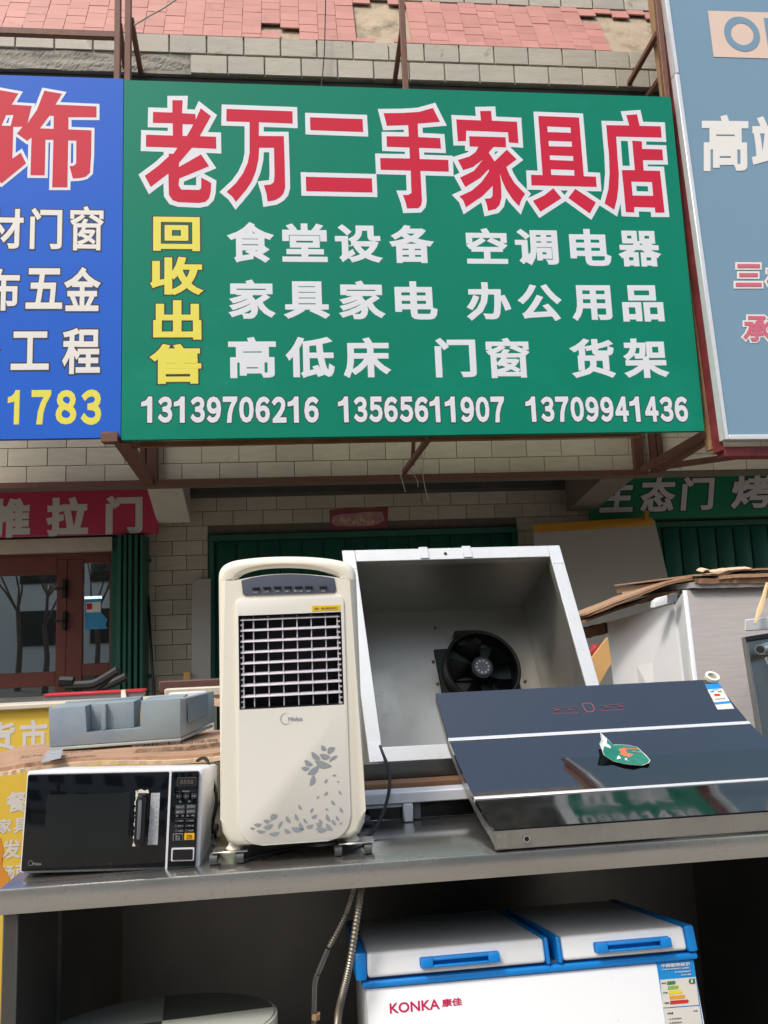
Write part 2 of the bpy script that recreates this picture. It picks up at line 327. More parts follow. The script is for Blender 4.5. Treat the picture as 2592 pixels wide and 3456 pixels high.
def text_at(ch, crop, bx, Y, material, parent, bold=.03, outline=0, omat=None, name='character', lift=.003, shear=0.0):
    x0, y0, x1, y1 = bx; bl, br, tl = at(crop, x0, y1, Y), at(crop, x1, y1, Y), at(crop, x0, y0, Y)
    xm = (bl.x+tl.x)/2; w2 = br.x-bl.x; bl = Vector((xm, Y, (bl.z+br.z)/2)); br = bl+Vector((w2, 0, 0)); tl = Vector((xm+shear*(tl.z-bl.z), Y, tl.z))
    N_ = Vector((0, -1, 0))
    c = put_text(name, ch, bl, br, tl, N_, material, parent, bold, 0, lift+(.0007 if outline else 0))
    if outline: put_text('outline', ch, bl, br, tl, N_, omat, c, bold, outline, lift)
    return c

# ================================================================== setting
def proj(p):
    d = p - EYE; k = d.dot(_fw); return CX+FPX*d.dot(_rt)/k, CY-FPX*d.dot(_up)/k
tag(box('ground', -60, 60, -60, 60, -.3, 0, 'asphalt'), kind='structure')
tag(box('pavement', -14, 14, -4.5, 9.5, 0.004, .12, 'paving', r=.01), kind='structure')

YU, YL, YF = 6.2, 7.8, 5.79          # upper wall, recessed shop wall, eaves fascia
PT, RH = .2995, .1457
bld = thing('shop_building', 'beige tiled shop building with pink tiled eaves behind the hanging signs', 'building', (0.6, 7.8, 0))

TILEMESH = {}
def tile_mesh(wd, ht, th, ch, material):
    key = (round(wd, 4), round(ht, 4), round(th, 4), material)
    if key not in TILEMESH:
        bm = bmesh.new(); b, t = boxpts(-wd/2, wd/2, 0, th, 0, ht); add_hexa(bm, b, t)
        ed = [e for e in bm.edges if all(v.co.y < 1e-6 for v in e.verts)]; bev(bm, ch, 1, ed)
        bmesh.ops.recalc_face_normals(bm, faces=bm.faces); me = bpy.data.meshes.new('tile'); bm.to_mesh(me); bm.free(); me.materials.append(M[material]); TILEMESH[key] = me
    return TILEMESH[key]
def tile_rows(parent, Y, x0, x1, zs, xphase, material, joint=.006, th=.012, ch=.002, keep=None, rowh=RH, pitch=PT, jit=.0015):
    """staggered courses; zs: list of (z bottom, phase index)"""
    for z, ph in zs:
        xo = xphase[ph]; k0 = math.floor((x0-xo)/pitch)
        k = k0
        while xo+k*pitch < x1:
            a, b = max(x0, xo+k*pitch), min(x1, xo+(k+1)*pitch); k += 1
            if b-a < .03: continue
            cx = (a+b)/2
            if keep and not keep(cx, z+rowh/2, a, b): continue
            me = tile_mesh(b-a-joint, rowh-joint, th, ch, material)
            link('tile', me, None, parent, (cx, Y+random.uniform(-jit, jit), z+joint/2))
def tile_mass(name, parent, Y, x0, x1, zs, xphase, material, joint=.006, th=.012, rowh=RH, pitch=PT, keep=None):
    bm = bmesh.new()
    for z, ph in zs:
        xo = xphase[ph]; k = math.floor((x0-xo)/pitch)
        while xo+k*pitch < x1:
            a, b = max(x0, xo+k*pitch), min(x1, xo+(k+1)*pitch); k += 1
            if b-a < .03 or (keep and not keep((a+b)/2, z+rowh/2, a, b)): continue
            bb, tt = boxpts(a+joint/2, b-joint/2, Y, Y+th, z+joint/2, z+rowh-joint/2); add_hexa(bm, bb, tt)
    return tag(finish(name, bm, material, parent), kind='stuff')

# ---- upper wall (above the shop fronts, behind the signs)
z_rail = at(B0, 300, 345, YU).z
ZU0 = at(A2, 780, 1103, YU).z
phU = [at(B0, 165, 285, YU).x, at(B0, 294, 180, YU).x]
uw = box('upper_wall', -4.2, 6.2, YU+.014, YU+.28, z_rail, 6.4, 'joint', bld)
rowsU = [(ZU0+(k)*RH, (k+1) % 2) for k in range(-2, 22)]
rowsU = [(z, p) for z, p in rowsU if z > z_rail-.12 and z < 5.75]
lowU = [r for r in rowsU if r[0] < 3.2]; hiU = [r for r in rowsU if r[0] >= 3.2]
tile_rows(uw, YU, -3.0, 4.4, lowU, phU, 'tile_beige', .0055)
tile_rows(uw, YU, 3.3, 4.0, hiU, phU, 'tile_beige', .0055)
tile_mass('hidden_tiles', uw, YU, -3.0, 3.298, hiU, phU, 'tile_beige', .0055)

# ---- eaves fascia with two tile courses, then the pink slope
ZF = at(A0, 890, 233, YF).z; ZFB = at(A0, 890, 317, YF).z; ZFT = at(A0, 890, 153, YF).z
RF = (ZFT-ZFB)/2
phF = [at(A0, 980, 275, YF).x, at(A0, 890, 190, YF).x]
fa = box('fascia', -4.2, 6.2, YF+.016, YU+.013, ZFB, ZFT-.02, 'concrete', bld)
xcut = at(A0, 818, 275, YF).x
xend = at(A1, 1215, 300, YF).x + .6
tile_rows(fa, YF, -3.2, xend, [(ZF, 1)], phF, 'tile_cream', .012, .016, .003, rowh=RF, pitch=.3)
tile_rows(fa, YF, xcut, xend, [(ZFB, 0)], phF, 'tile_cream', .012, .016, .003, rowh=RF, pitch=.3)
# broken render where the lower course has fallen off
bm = bmesh.new(); nx_, nz_ = 150, 10; g = []
for j in range(nz_+1):
    row = []
    for i in range(nx_+1):
        u_, v_ = i/nx_, j/nz_; x_ = -3.2+(xcut-.012+3.2)*u_; h_ = .5+.5*math.sin(x_*7.3+2*math.sin(v_*4+x_*3))*math.sin(x_*2.1+v_*5)
        row.append(bm.verts.new((x_, YF+.006+.012*h_+random.uniform(-.0025, .0025), ZFB+.004+(RF-.012)*v_ + (.012*math.sin(x_*11)*math.sin(x_*4.3) if j == nz_ else 0))))
    g.append(row)
for j in range(nz_):
    for i in range(nx_): bm.faces.new((g[j][i], g[j][i+1], g[j+1][i+1], g[j+1][i]))
tag(finish('broken_render', bm, 'concrete', bld), kind='stuff')
# lip and dark underside
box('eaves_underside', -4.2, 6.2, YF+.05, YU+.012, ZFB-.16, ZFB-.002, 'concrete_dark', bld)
SLP = math.radians(66); sdir = Vector((0, math.cos(SLP), math.sin(SLP))); snrm = Vector((0, -math.sin(SLP), math.cos(SLP)))
P0 = Vector((0, YF+.004, ZFT))
LS = (onp(A1, 950, 40, P0, snrm)-P0).dot(sdir)
hexa('roof_slope', [P0+Vector((-4.2, .03, -.02)), P0+Vector((6.2, .03, -.02)), P0+Vector((6.2, .7, -.02)), P0+Vector((-4.2, .7, -.02))],
     [P0+sdir*(LS+.02)+Vector((-4.2, .03, 0)), P0+sdir*(LS+.02)+Vector((6.2, .03, 0)), P0+sdir*(LS+.02)+Vector((6.2, .5, 0)), P0+sdir*(LS+.02)+Vector((-4.2, .5, 0))], 'plaster', bld)
slope = [c for c in bld.children if c.name.startswith('roof_slope')][0]
rotm = Matrix.Rotation(-(math.pi/2-SLP), 4, 'X')
TW, THH = .158, .118
def missing(px, py):
    if 1195 < px < 1362 and 12 < py < 122 + 10: return True
    if px > 1985 + (py-60)*.5 and py > 56 and px < 2300: return True
    if 905 < px < 955 and 75 < py < 95: return True
    if 975 < px < 1022 and 98 < py < 132: return True
    return False
k = 0; x = -3.1
while x < 4.3:
    off = [0, THH*.5][k % 2]; s = -off
    while s < LS-.02:
        a, b = max(0, s), min(LS, s+THH)
        c = P0 + Vector((x+TW/2, 0, 0)) + sdir*((a+b)/2)
        if b-a > .03 and not missing(*proj(c)):
            me = tile_mesh(TW-.0022, b-a-.0022, .012, .0012, 'tile_pink')
            o = link('roof_tile', me, None, slope, P0+Vector((x+TW/2, 0, 0))+sdir*(a+.002)+snrm*(.003+random.uniform(-.002, .003)))
            o.rotation_euler = rotm.to_euler(); o.rotation_euler.y = random.uniform(-.012, .012)
        s += THH
    x += TW; k += 1
# wall above the slope
ytop, ztop = P0.y+math.cos(SLP)*LS, P0.z+math.sin(SLP)*LS
uw2 = box('storey_wall', -4.2, 6.2, ytop+.016, ytop+.5, ztop+.002, ztop+.92, 'joint', bld)
tile_rows(uw2, ytop, -2.9, 4.2, [(ztop, 0), (ztop+.15, 1)], [.05, .2], 'tile_cream', .012, .016, .003, rowh=.15, pitch=.3)
tile_mass('upper_tiles', uw2, ytop, -2.9, 4.2, [(ztop+.15*k, k % 2) for k in range(2, 6)], [.05, .2], 'tile_cream', .012, .016, .15, .3)

# ---- recessed ground floor: soffit, beams, wall
zlin = at(B1, 400, 190, YL).z
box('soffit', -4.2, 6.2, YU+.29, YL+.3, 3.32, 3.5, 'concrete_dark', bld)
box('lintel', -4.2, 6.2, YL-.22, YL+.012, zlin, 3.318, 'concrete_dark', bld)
def beam(crop, nl, nr, fl, fr, yn, yf, m_='beam_white'):
    a, b, c, d = at(crop, *nl, yn), at(crop, *nr, yn), at(crop, *fl, yf), at(crop, *fr, yf)
    xl, xr = (a.x+c.x)/2, (b.x+d.x)/2; zn, zf = (a.z+b.z)/2, (c.z+d.z)/2
    k = (YU+.285-yn)/(yf-yn); z0 = zn+(zf-zn)*k
    return hexa('cantilever_beam', [Vector((xl, YU+.285, z0)), Vector((xr, YU+.285, z0)), Vector((xr, yf+.01, zf)), Vector((xl, yf+.01, zf))],
                [Vector((xl, YU+.285, 3.319)), Vector((xr, YU+.285, 3.319)), Vector((xr, yf+.01, 3.319)), Vector((xl, yf+.01, 3.319))], m_, bld, .006)
b1 = beam(B0, (900, 345), (1130, 345), (985, 580), (1185, 580), 7.06, 7.6)
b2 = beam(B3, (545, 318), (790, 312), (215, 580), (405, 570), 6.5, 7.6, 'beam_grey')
lw = box('shop_wall', -4.2, 6.2, YL+.014, YL+.2, 2.53, zlin, 'joint', bld)
ZL0 = at(B2, 440, 202, YL).z; phL = [at(B2, 520, 240, YL).x, at(B2, 775, 150, YL).x]
sx0, sx1, sz1 = at(B1, 250, 495, YL).x, at(B2, 1180, 320, YL).x, at(B1, 700, 480, YL).z
gx1 = at(B0, 900, 900, YL).x; rx0 = at(B3, 860, 900, YL).x - .35
box('wall_pier', gx1-.02, sx0-.005, YL+.014, YL+.2, 0, 2.529, 'joint', bld)
box('wall_pier', sx1+.005, rx0, YL+.014, YL+.2, 0, 2.529, 'joint', bld)
def keepL(cx, cz, a, b):
    if cz > sz1+.05: return a > gx1-.35
    return (a > gx1-.02 and b < sx0+.08) or (a > sx1-.05 and b < rx0+.06)
rowsL = [(ZL0-(k+1)*RH, k % 2) for k in range(-3, 17)]
rowsL = [r for r in rowsL if r[0]+RH < zlin+.05]
pier = [c for c in bld.children if c.name.startswith('wall_pier')]
tile_rows(lw, YL, gx1-.3, 3.4, [r for r in rowsL if r[0]+RH/2 > sz1+.05], phL, 'tile_grey', .0055)
tile_rows(pier[0], YL, gx1-.01, sx0-.01, [r for r in rowsL if r[0]+RH/2 <= sz1+.05 and r[0] > .95], phL, 'tile_grey', .0055)
tile_mass('low_tiles', pier[0], YL, gx1-.01, sx0-.01, [r for r in rowsL if r[0] <= .95], phL, 'tile_grey', .0055)
tile_rows(pier[1], YL, sx1+.01, rx0-.01, [r for r in rowsL if r[0]+RH/2 <= sz1+.05 and r[0] > 1.6], phL, 'tile_grey', .0055)

# ---- green folding shutter in the middle, and the one on the right
def shutter(x0, x1, z1, n):
    f = box('folding_shutter', x0, x1, YL+.035, YL+.06, 0, z1-.05, 'shutter_green', bld)
    f['label'] = 'closed dark green metal folding shutter'
    box('frame', x0, x0+.05, YL-.03, YL+.034, 0, z1-.06, 'shutter_green', f, .004); box('frame', x1-.05, x1, YL-.03, YL+.034, 0, z1-.06, 'shutter_green', f, .004)
    box('frame', x0, x1, YL-.04, YL+.034, z1-.058, z1, 'shutter_green', f, .004)
    pw = (x1-x0-.11)/n
    for i in range(n):
        a = x0+.055+i*pw; hexa('leaf', *[[Vector((a+.012, YL+.006, z)), Vector((a+pw-.012, YL+.006, z)), Vector((a+pw-.004, YL+.033, z)), Vector((a+.004, YL+.033, z))] for z in (.02, z1-.07)], 'shutter_green', f, .003)
    return f
shutter(sx0, sx1, sz1, 14)
shutter(rx0+.002, rx0+2.3, at(B3, 1200, 645, YL).z, 11)

# ---- glazed brown door on the left with folded shutter leaves beside it
dx1 = at(B0, 690, 1100, YL).x; dz1 = at(B0, 400, 765, YL).z
door = box('glazed_door', -4.1, dx1, YL+.06, YL+.10, dz1-.06, dz1, 'door_brown', bld); door['label'] = 'red-brown framed glass shop door'
def dr(name, x0, y0, x1, y1, material='door_brown', d0=.055, d1=.105, r=.004):
    p, q = at(B0, x0, y1, YL), at(B0, x1, y0, YL); return box(name, p.x, q.x, YL+d0, YL+d1, p.z, q.z, material, door, r)
zt, zb = 770, 2500
xs = [at(B0, v, 1100, YL).x for v in (-700, -560, 340, 405, 505, 672, 692)]
zz = lambda v: at(B0, 300, v, YL).z
for a, b in ((xs[0], xs[1]), (xs[2], xs[3]), (xs[3]+.002, xs[4]), (xs[5], xs[6])): box('stile', a, b, YL+.05, YL+.11, 0, dz1-.062, 'door_brown', door, .004)
for a, b, h in ((xs[1], xs[2], ((785, 900), (1508, 1600), (2300, 2420))), (xs[4], xs[5], ((785, 835), (1468, 1545), (2300, 2420)))):
    for (u, v) in h: box('rail', a+.001, b-.001, YL+.052, YL+.108, zz(v), zz(u), 'door_brown', door, .004)
    for (u, v) in ((h[0][1], h[1][0]), (h[1][1], h[2][0])): box('pane', a+.001, b-.001, YL+.078, YL+.084, zz(v), zz(u), 'door_glass', door)
for v in (990, 1190):
    c = at(B0, 405, v, YL+.05); hb = box('handle', c.x-.02, c.x+.022, YL+.0, YL+.05, c.z-.09, c.z+.09, 'black_plastic', door, .006)
    box('lever', c.x-.075, c.x+.01, YL-.025, YL-.002, c.z-.012, c.z+.012, 'black_plastic', door, .004)
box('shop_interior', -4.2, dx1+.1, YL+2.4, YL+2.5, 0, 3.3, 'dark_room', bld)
box('head_casing', -4.2, dx1+.02, YL-.05, YL+.1, dz1+.002, dz1+.14, 'cream_rail', bld, .004)
fs = box('folded_shutter', at(B0, 692, 1100, YL).x, at(B0, 742, 1100, YL).x, YL-.02, YL+.02, 0, dz1+.14, 'shutter_green', bld, .004)
fs['label'] = 'dark green shutter leaves folded back beside the glass door'
for i, v in enumerate((765, 795, 823, 858, 890)):
    c = at(B0, v, 1100, YL-.2); box('leaf', c.x-.016, c.x+.016, YL-.36+.02*i, YL+.01, 0, dz1+.12, 'shutter_green', fs, .004)
box('leaf', at(B0, 862, 1100, YL-.02).x+.03, gx1-.025, YL-.30, YL-.27, 0, dz1+.12, 'shutter_green', fs, .004)
for v in (815, 1535):
    c = at(B0, 915, v, YL-.02); box('hinge', c.x-.03, c.x+.04, YL-.05, YL-.005, c.z-.02, c.z+.02, 'shutter_green', fs, .006)

# things seen through and on the door glass
bb = thing('door_reflection_strip', 'blue strip with yellow digits added behind the door glass as a reflection', 'reflection', (at(B0, 340, 930, YL+.089).x, YL+.089, at(B0, 340, 990, YL+.089).z))  # solid strip added in place of a reflection in the door glass
p, q = at(B0, -700, 985, YL+.089), at(B0, 700, 880, YL+.089); box('cloth', p.x, q.x, YL+.089, YL+.095, p.z, q.z, 'banner_blue', bb)
for ch, bx in (('０', (-60, 880, 15, 950)), ('７', (70, 880, 125, 945)), ('７', (160, 880, 200, 940)), ('１', (300, 880, 330, 940)), ('０', (520, 850, 580, 925)), ('５', (605, 850, 665, 925))):
    text_at(ch, B0, bx, YL+.089, 'banner_yellow', bb, .04)
po = thing('door_poster', 'small bright blue poster with torn corner taped on the right door pane', 'poster', at(B0, 590, 1240, YL+.072))
Yp = YL+.072
prism('sheet', [at(B0, a, b, Yp) for a, b in ((530, 1055), (630, 1050), (630, 1140), (668, 1180), (655, 1215), (668, 1238), (530, 1245))], (0, .002, 0), 'poster_blue', po)
prism('photo_panel', [at(B0, a, b, Yp-.003) for a, b in ((536, 1075), (626, 1070), (626, 1135), (536, 1138))], (0, .002, 0), 'banner_offwhite', po)
prism('photo_panel', [at(B0, a, b, Yp-.006) for a, b in ((540, 1082), (572, 1080), (572, 1118), (540, 1120))], (0, .002, 0), 'banner_red', po)
lt = tag(bar('tube_light', at(B0, 505, 1047, YL+1.2), at(B0, 632, 1043, YL+1.2), .03, 'banner_white'), 'lit white tube lamp inside the shop behind the door', 'lamp')
k = bpy.data.materials.new('lamp_glow'); k.use_nodes = True; e = k.node_tree.nodes['Principled BSDF']; e.inputs['Emission Color'].default_value = (.85, .93, 1, 1); e.inputs['Emission Strength'].default_value = 4; lt.data.materials.clear(); lt.data.materials.append(k)

# ---- crimson and green fascia boards under the soffit
def board(name, label, crop, x0, y1, x1, y0, Y, material):
    p, q = at(crop, x0, y1, Y), at(crop, x1, y0, Y); t = thing(name, label, 'sign', (p.x, Y, p.z)); box('panel', p.x, q.x, Y, Y+.08, p.z, q.z, material, t, .003); return t
YB = 7.55
t = board('crimson_sign', 'crimson sign board with pale rounded characters over the glass door', B0, -900, 692, 978, 368, YB, 'board_crimson')
for ch, bx in (('门', (658, 412, 888, 648)), ('拉', (288, 422, 550, 662)), ('推', (-60, 430, 190, 672))): text_at(ch, B0, bx, YB, 'letter_grey', t, .05)
t = board('green_sign', 'dark green sign board with slanted grey characters above the right shutter', B3, 412, 640, 2500, 285, YB, 'board_green')
for ch, bx in (('生', (450, 350, 690, 585)), ('态', (735, 340, 985, 580)), ('门', (1028, 335, 1255, 570)), ('烤', (1378, 320, 1665, 560))): text_at(ch, B3, bx, YB, 'letter_grey', t, .035, .03, 'banner_ink', shear=.18)
# faded couplet over the shutter
t = thing('couplet_strip', 'faded red paper couplet strip pasted above the green shutter', 'paper strip', at(B2, 200, 340, YL-.006))
Yc = YL-.006
prism('paper', [at(B2, a, b, Yc) for a, b in ((22, 225), (130, 212), (260, 215), (386, 205), (384, 335), (250, 338), (120, 345), (25, 345))], (0, .003, 0), 'couplet_red', t)
prism('faded_area', [at(B2, a, b, Yc-.002) for a, b in ((40, 265), (90, 250), (180, 245), (250, 235), (350, 235), (365, 290), (300, 320), (180, 325), (60, 322), (35, 300))], (0, .0015, 0), 'couplet_pink', t)
for i in range(9):
    cx_, cy_ = 100+i*24+random.uniform(-6, 6), 290+random.uniform(-10, 10)
    prism('gold_mark', [at(B2, cx_+random.uniform(7, 14)*math.cos(a), cy_+random.uniform(9, 20)*math.sin(a), Yc-.004) for a in [j*math.pi/3 for j in range(6)]], (0, .0015, 0), 'couplet_gold', t)

# ================================================================== hanging signs
YS = 5.0
NV = Vector((0, -1, 0))
gx0, gx1_, gz0, gz1 = -.2335*YS, .5595*YS, .2455*YS+EYE.z, .757*YS+EYE.z
gs = thing('green_shop_sign', 'large green shop sign with white-edged red title characters and phone numbers', 'sign', ((gx0+gx1_)/2, YS, gz0))
def banner(name, x0, x1, z0, z1, material, parent, Y=YS):
    """stretched cloth with slight sag between its battens"""
    bm = bmesh.new(); nx, nz = 28, 18; g = []
    for j in range(nz+1):
        row = []
        for i in range(nx+1):
            u, v = i/nx, j/nz; e = min(1, 14*min(u, 1-u, v, 1-v))
            y = Y + e*(.004*math.sin(u*17+v*3)*math.sin(v*11) + .0025*math.sin(u*41))
            row.append(bm.verts.new((x0+(x1-x0)*u, max(y, Y-.0005) if False else Y+abs(y-Y)*.12, z0+(z1-z0)*v)))
        g.append(row)
    for j in range(nz):
        for i in range(nx): bm.faces.new((g[j][i], g[j][i+1], g[j+1][i+1], g[j+1][i]))
    ring = g[0] + [r[-1] for r in g[1:]] + g[-1][-2::-1] + [r[0] for r in g[-2:0:-1]]
    bk = [bm.verts.new((v.co.x, Y+.045, v.co.z)) for v in ring]
    for i in range(len(ring)): bm.faces.new((ring[i], ring[(i+1) % len(ring)], bk[(i+1) % len(ring)], bk[i]))
    bm.faces.new(bk)
    return finish(name, bm, material, parent, True)
banner('cloth', gx0, gx1_, gz0, gz1, 'banner_green', gs)
# traced title characters: outer outlines and holes, in the pixels of their close-up
TITLE = [
 (T1, [[[392,107],[488,107],[482,228],[607,236],[610,288],[657,182],[752,255],[648,442],[800,448],[802,560],[575,550],[455,690],[452,730],[660,612],[735,722],[455,838],[450,900],[475,940],[640,944],[660,930],[662,828],[755,878],[750,960],[735,1020],[700,1055],[640,1066],[450,1058],[395,1040],[360,990],[357,905],[355,790],[190,916],[135,812],[260,720],[358,630],[358,605],[402,606],[440,550],[145,540],[147,428],[397,437],[395,322],[210,318],[212,216],[392,222]],
       [[487,330],[588,333],[528,440],[487,440]]]),
 (T1, [[[897,188],[1512,210],[1515,325],[1200,312],[1198,440],[1432,442],[1440,700],[1445,920],[1430,975],[1400,1010],[1350,1040],[1280,1052],[1270,980],[1245,900],[1310,893],[1338,870],[1345,800],[1340,550],[1202,550],[1195,660],[1170,770],[1130,870],[1075,950],[985,1055],[950,1005],[898,962],[985,880],[1050,790],[1095,690],[1112,600],[1112,310],[895,303]]]),
 (T2, [[[183,155],[673,172],[680,293],[186,275]]]), (T2, [[[143,710],[760,725],[766,857],[148,845]]]),
 (T2, [[[870,117],[1050,115],[1200,105],[1330,68],[1395,198],[1188,215],[1193,340],[1397,350],[1405,447],[1200,440],[1207,545],[1473,553],[1478,663],[1213,655],[1228,930],[1220,975],[1195,1003],[1088,1006],[1075,950],[1050,880],[1100,880],[1130,860],[1122,652],[842,645],[837,535],[1115,540],[1110,437],[900,430],[897,332],[1105,335],[1098,228],[900,235]]]),
 (T3, [[[165,175],[395,185],[387,97],[490,95],[498,187],[732,197],[745,397],[655,390],[648,295],[258,280],[255,378],[180,378]],
       [[285,332],[625,342],[630,437],[512,432],[468,485],[523,567],[637,457],[728,547],[632,620],[660,690],[710,770],[808,870],[775,920],[750,985],[690,920],[630,830],[590,740],[572,675],[583,780],[587,900],[570,970],[535,1010],[462,1028],[450,970],[430,915],[485,910],[503,890],[505,795],[410,890],[255,995],[230,930],[195,893],[310,840],[400,760],[470,660],[468,640],[390,720],[250,807],[200,718],[330,655],[413,550],[320,620],[230,648],[180,555],[290,520],[345,480],[372,430],[290,428]]]),
 (T3, [[[930,143],[1310,157],[1355,705],[1468,710],[1475,805],[867,790],[862,692],[970,695]],
       [[1015,240],[1230,250],[1235,300],[1018,293]], [[1025,375],[1242,382],[1245,430],[1030,425]], [[1037,510],[1255,517],[1257,562],[1040,553]], [[1047,640],[1265,648],[1267,700],[1052,693]],
       [[1070,817],[1147,910],[950,1037],[880,935],[985,885]], [[1275,822],[1468,950],[1410,1052],[1210,908]]]),
 (T4, [[[845,228],[1060,232],[1032,135],[1133,128],[1157,235],[1355,240],[1362,345],[938,335],[950,520],[963,680],[958,820],[945,920],[920,1017],[830,960],[865,830],[877,680],[870,500],[858,380]],
       [[1087,373],[1178,380],[1180,450],[1368,455],[1377,557],[1188,555],[1195,652],[1347,655],[1390,1045],[1303,1045],[1298,998],[1105,992],[1108,1043],[1028,1040],[1010,840],[990,648],[1112,648],[1100,520]],
       [[1080,755],[1272,760],[1283,888],[1092,885]]]),
]
def traced(crop, loops, parent, red, grow):
    O = Vector((0, YS, 0)); lp = []
    for l in loops:
        q = []
        for x, y in l:
            p = at(crop, x, y, YS); q.append((p.x, p.z))
        lp.append(q)
    c = put_poly('title_character', lp, O, Vector((1, 0, 0)), Vector((0, 0, 1)), NV, red, parent, 0, .0016)
    put_poly('outline', lp, O, Vector((1, 0, 0)), Vector((0, 0, 1)), NV, 'banner_white', c, grow, .0008)
for crop, loops in TITLE: traced(crop, loops, gs, 'banner_red', .034)
WB = 'banner_white'
for ch, bx in (('回', (660, 40, 862, 188)), ('收', (645, 212, 878, 378)), ('出', (660, 400, 868, 570)), ('售', (643, 588, 868, 760))):
    text_at(ch, A2, bx, YS, 'banner_yellow', gs, .035, .028, 'banner_ink', lift=.0008)
for ch, bx in (('食', (977, 62, 1182, 238)), ('堂', (1215, 68, 1410, 235)), ('设', (1443, 72, 1648, 238)), ('家', (983, 310, 1188, 480)), ('具', (1220, 318, 1422, 480)), ('家', (1458, 315, 1660, 482)),
               ('高', (983, 558, 1190, 735)), ('低', (1230, 558, 1442, 735)), ('床', (1478, 560, 1684, 735))): text_at(ch, A2, bx, YS, WB, gs, .033, lift=.0008)
for ch, bx in (('备', (27, 75, 222, 240)), ('空', (358, 88, 538, 243)), ('调', (570, 92, 755, 250)), ('电', (805, 92, 982, 252)), ('器', (1012, 100, 1198, 255)),
               ('电', (52, 318, 235, 483)), ('办', (358, 322, 552, 488)), ('公', (580, 330, 772, 490)), ('用', (812, 335, 985, 490)), ('品', (1030, 335, 1208, 492)),
               ('门', (225, 562, 402, 732)), ('窗', (445, 562, 635, 735)), ('货', (805, 565, 1000, 735)), ('架', (1035, 565, 1230, 735))): text_at(ch, A3, bx, YS, WB, gs, .033 if ch != '窗' else .024, lift=.0008)
FW = {c: chr(0xFF10+int(c)) for c in '0123456789'}
def number(s, crop, x0, y0, x1, y1, material, parent, outline, omat, bold=.048, gap=.10):
    n = len(s); p = (x1-x0)/n
    for i, c in enumerate(s):
        a, b = x0+i*p, x0+(i+1)*p; g = p*gap
        if c == '1': a, b = a+p*.02, b-p*.30
        else: a, b = a+g*.35, b-g*.65
        yy0, yy1 = y0+(y1-y0)*0, y1
        text_at(FW[c], crop, (a, yy0, b, yy1), YS, material, parent, bold, outline, omat, name='digit', lift=.0008)
number('13139706216', A2, 607, 815, 1378, 928, WB, gs, .03, 'banner_ink')
number('13565611907', (1140-607*.7836, 700, .7836), 607, 815, 1330, 926, WB, gs, .03, 'banner_ink')
number('13709941436', A3, 614, 815, 1318, 924, WB, gs, .03, 'banner_ink')


# ---- blue neighbour sign
bx0 = -3.3; bs = thing('blue_shop_sign', 'royal blue shop sign with red and white characters left of the green sign', 'sign', (-2, YS, gz0))
banner('cloth', bx0, gx0-.004, at(S, 120, 947, YS).z, at(S, 200, 168, YS).z, 'banner_blue', bs)
traced(T5, [[[0,168],[235,210],[150,352],[405,368],[350,590],[470,420],[565,175],[790,215],[705,352],[1228,375],[1228,515],[872,512],[872,668],[1165,680],[1160,1000],[1145,1220],[1090,1270],[1010,1288],[928,1292],[885,1135],[940,1130],[970,1100],[972,812],[868,808],[858,1405],[665,1405],[680,800],[580,800],[570,1252],[388,1250],[402,770],[345,815],[215,720],[290,635],[170,635],[158,1040],[265,965],[333,1100],[20,1355],[-60,1280],[-70,700],[-150,720],[-200,640],[-100,450]],
            [[20,620],[80,485],[172,485],[135,622]], [[510,655],[630,495],[685,497],[682,660]]], bs, 'banner_red_soft', .020)
for ch, bx in (('材', (-60, 5, 102, 178)), ('门', (130, 2, 268, 180)), ('窗', (302, -6, 448, 186)), ('布', (-75, 262, 85, 445)), ('五', (112, 262, 270, 437)), ('金', (275, 257, 435, 447)), ('修', (-160, 535, 0, 715)), ('工', (48, 535, 212, 700)), ('程', (268, 520, 432, 718))):
    text_at(ch, A2, bx, YS, 'banner_offwhite', bs, .026 if ch != '窗' else .016, .03, 'banner_ink', lift=.0008)
for ch, bx in (('１', (33, 787, 84, 935)), ('７', (135, 787, 220, 935)), ('８', (240, 787, 330, 935)), ('３', (348, 785, 437, 937))): text_at(ch, A2, bx, YS, 'banner_yellow', bs, .045, name='digit', lift=.0008)

# ---- grey-blue sign at the right edge, leaning a little back
BLg = at((0, 0, 1), 2444, 1484, 4.85); TLg = at((0, 0, 1), 2244, 0, BLg.x/.56602)
Vg = (TLg-BLg).normalized(); Ug = Vector((1, .03, 0)).normalized(); Ug = (Ug - Vg*Ug.dot(Vg)).normalized(); Ng = Ug.cross(Vg).normalized()
if Ng.y > 0: Ng = -Ng
ks = thing('grey_blue_sign', 'pale grey-blue light box sign with white aluminium edge at the right', 'sign', BLg)
HG, WG = 4.6, 2.6
def gp(u, v, d=0): return BLg + Ug*u + Vg*v + Ng*d
def gbox(name, u0, u1, v0, v1, d0, d1, material, r=0):
    return hexa(name, [gp(u0, v0, d1), gp(u1, v0, d1), gp(u1, v0, d0), gp(u0, v0, d0)], [gp(u0, v1, d1), gp(u1, v1, d1), gp(u1, v1, d0), gp(u0, v1, d0)], material, ks, r)
gbox('panel', .035, WG, .035, HG, -.05, -.004, 'banner_greyblue')
gbox('edge_profile', 0, .034, 0, HG*.62, -.06, .006, 'alu', .004); gbox('edge_profile', 0, .034, HG*.62+.004, HG, -.06, .006, 'alu', .004); gbox('edge_profile', .036, WG, 0, .034, -.06, .006, 'alu', .004)
gbox('red_backing', .004, .03, -.06, HG, -.16, -.062, 'red_steel', .004); gbox('red_backing', .031, WG, -.10, -.03, -.16, -.062, 'red_steel', .004)
gbox('side_batten', .0, .03, -.02, HG, -.24, -.165, 'rusty', .004)
for v in [i*.32+.1 for i in range(14)]: gbox('cross_bar', .034, WG, v, v+.03, -.14, -.10, 'red_steel')
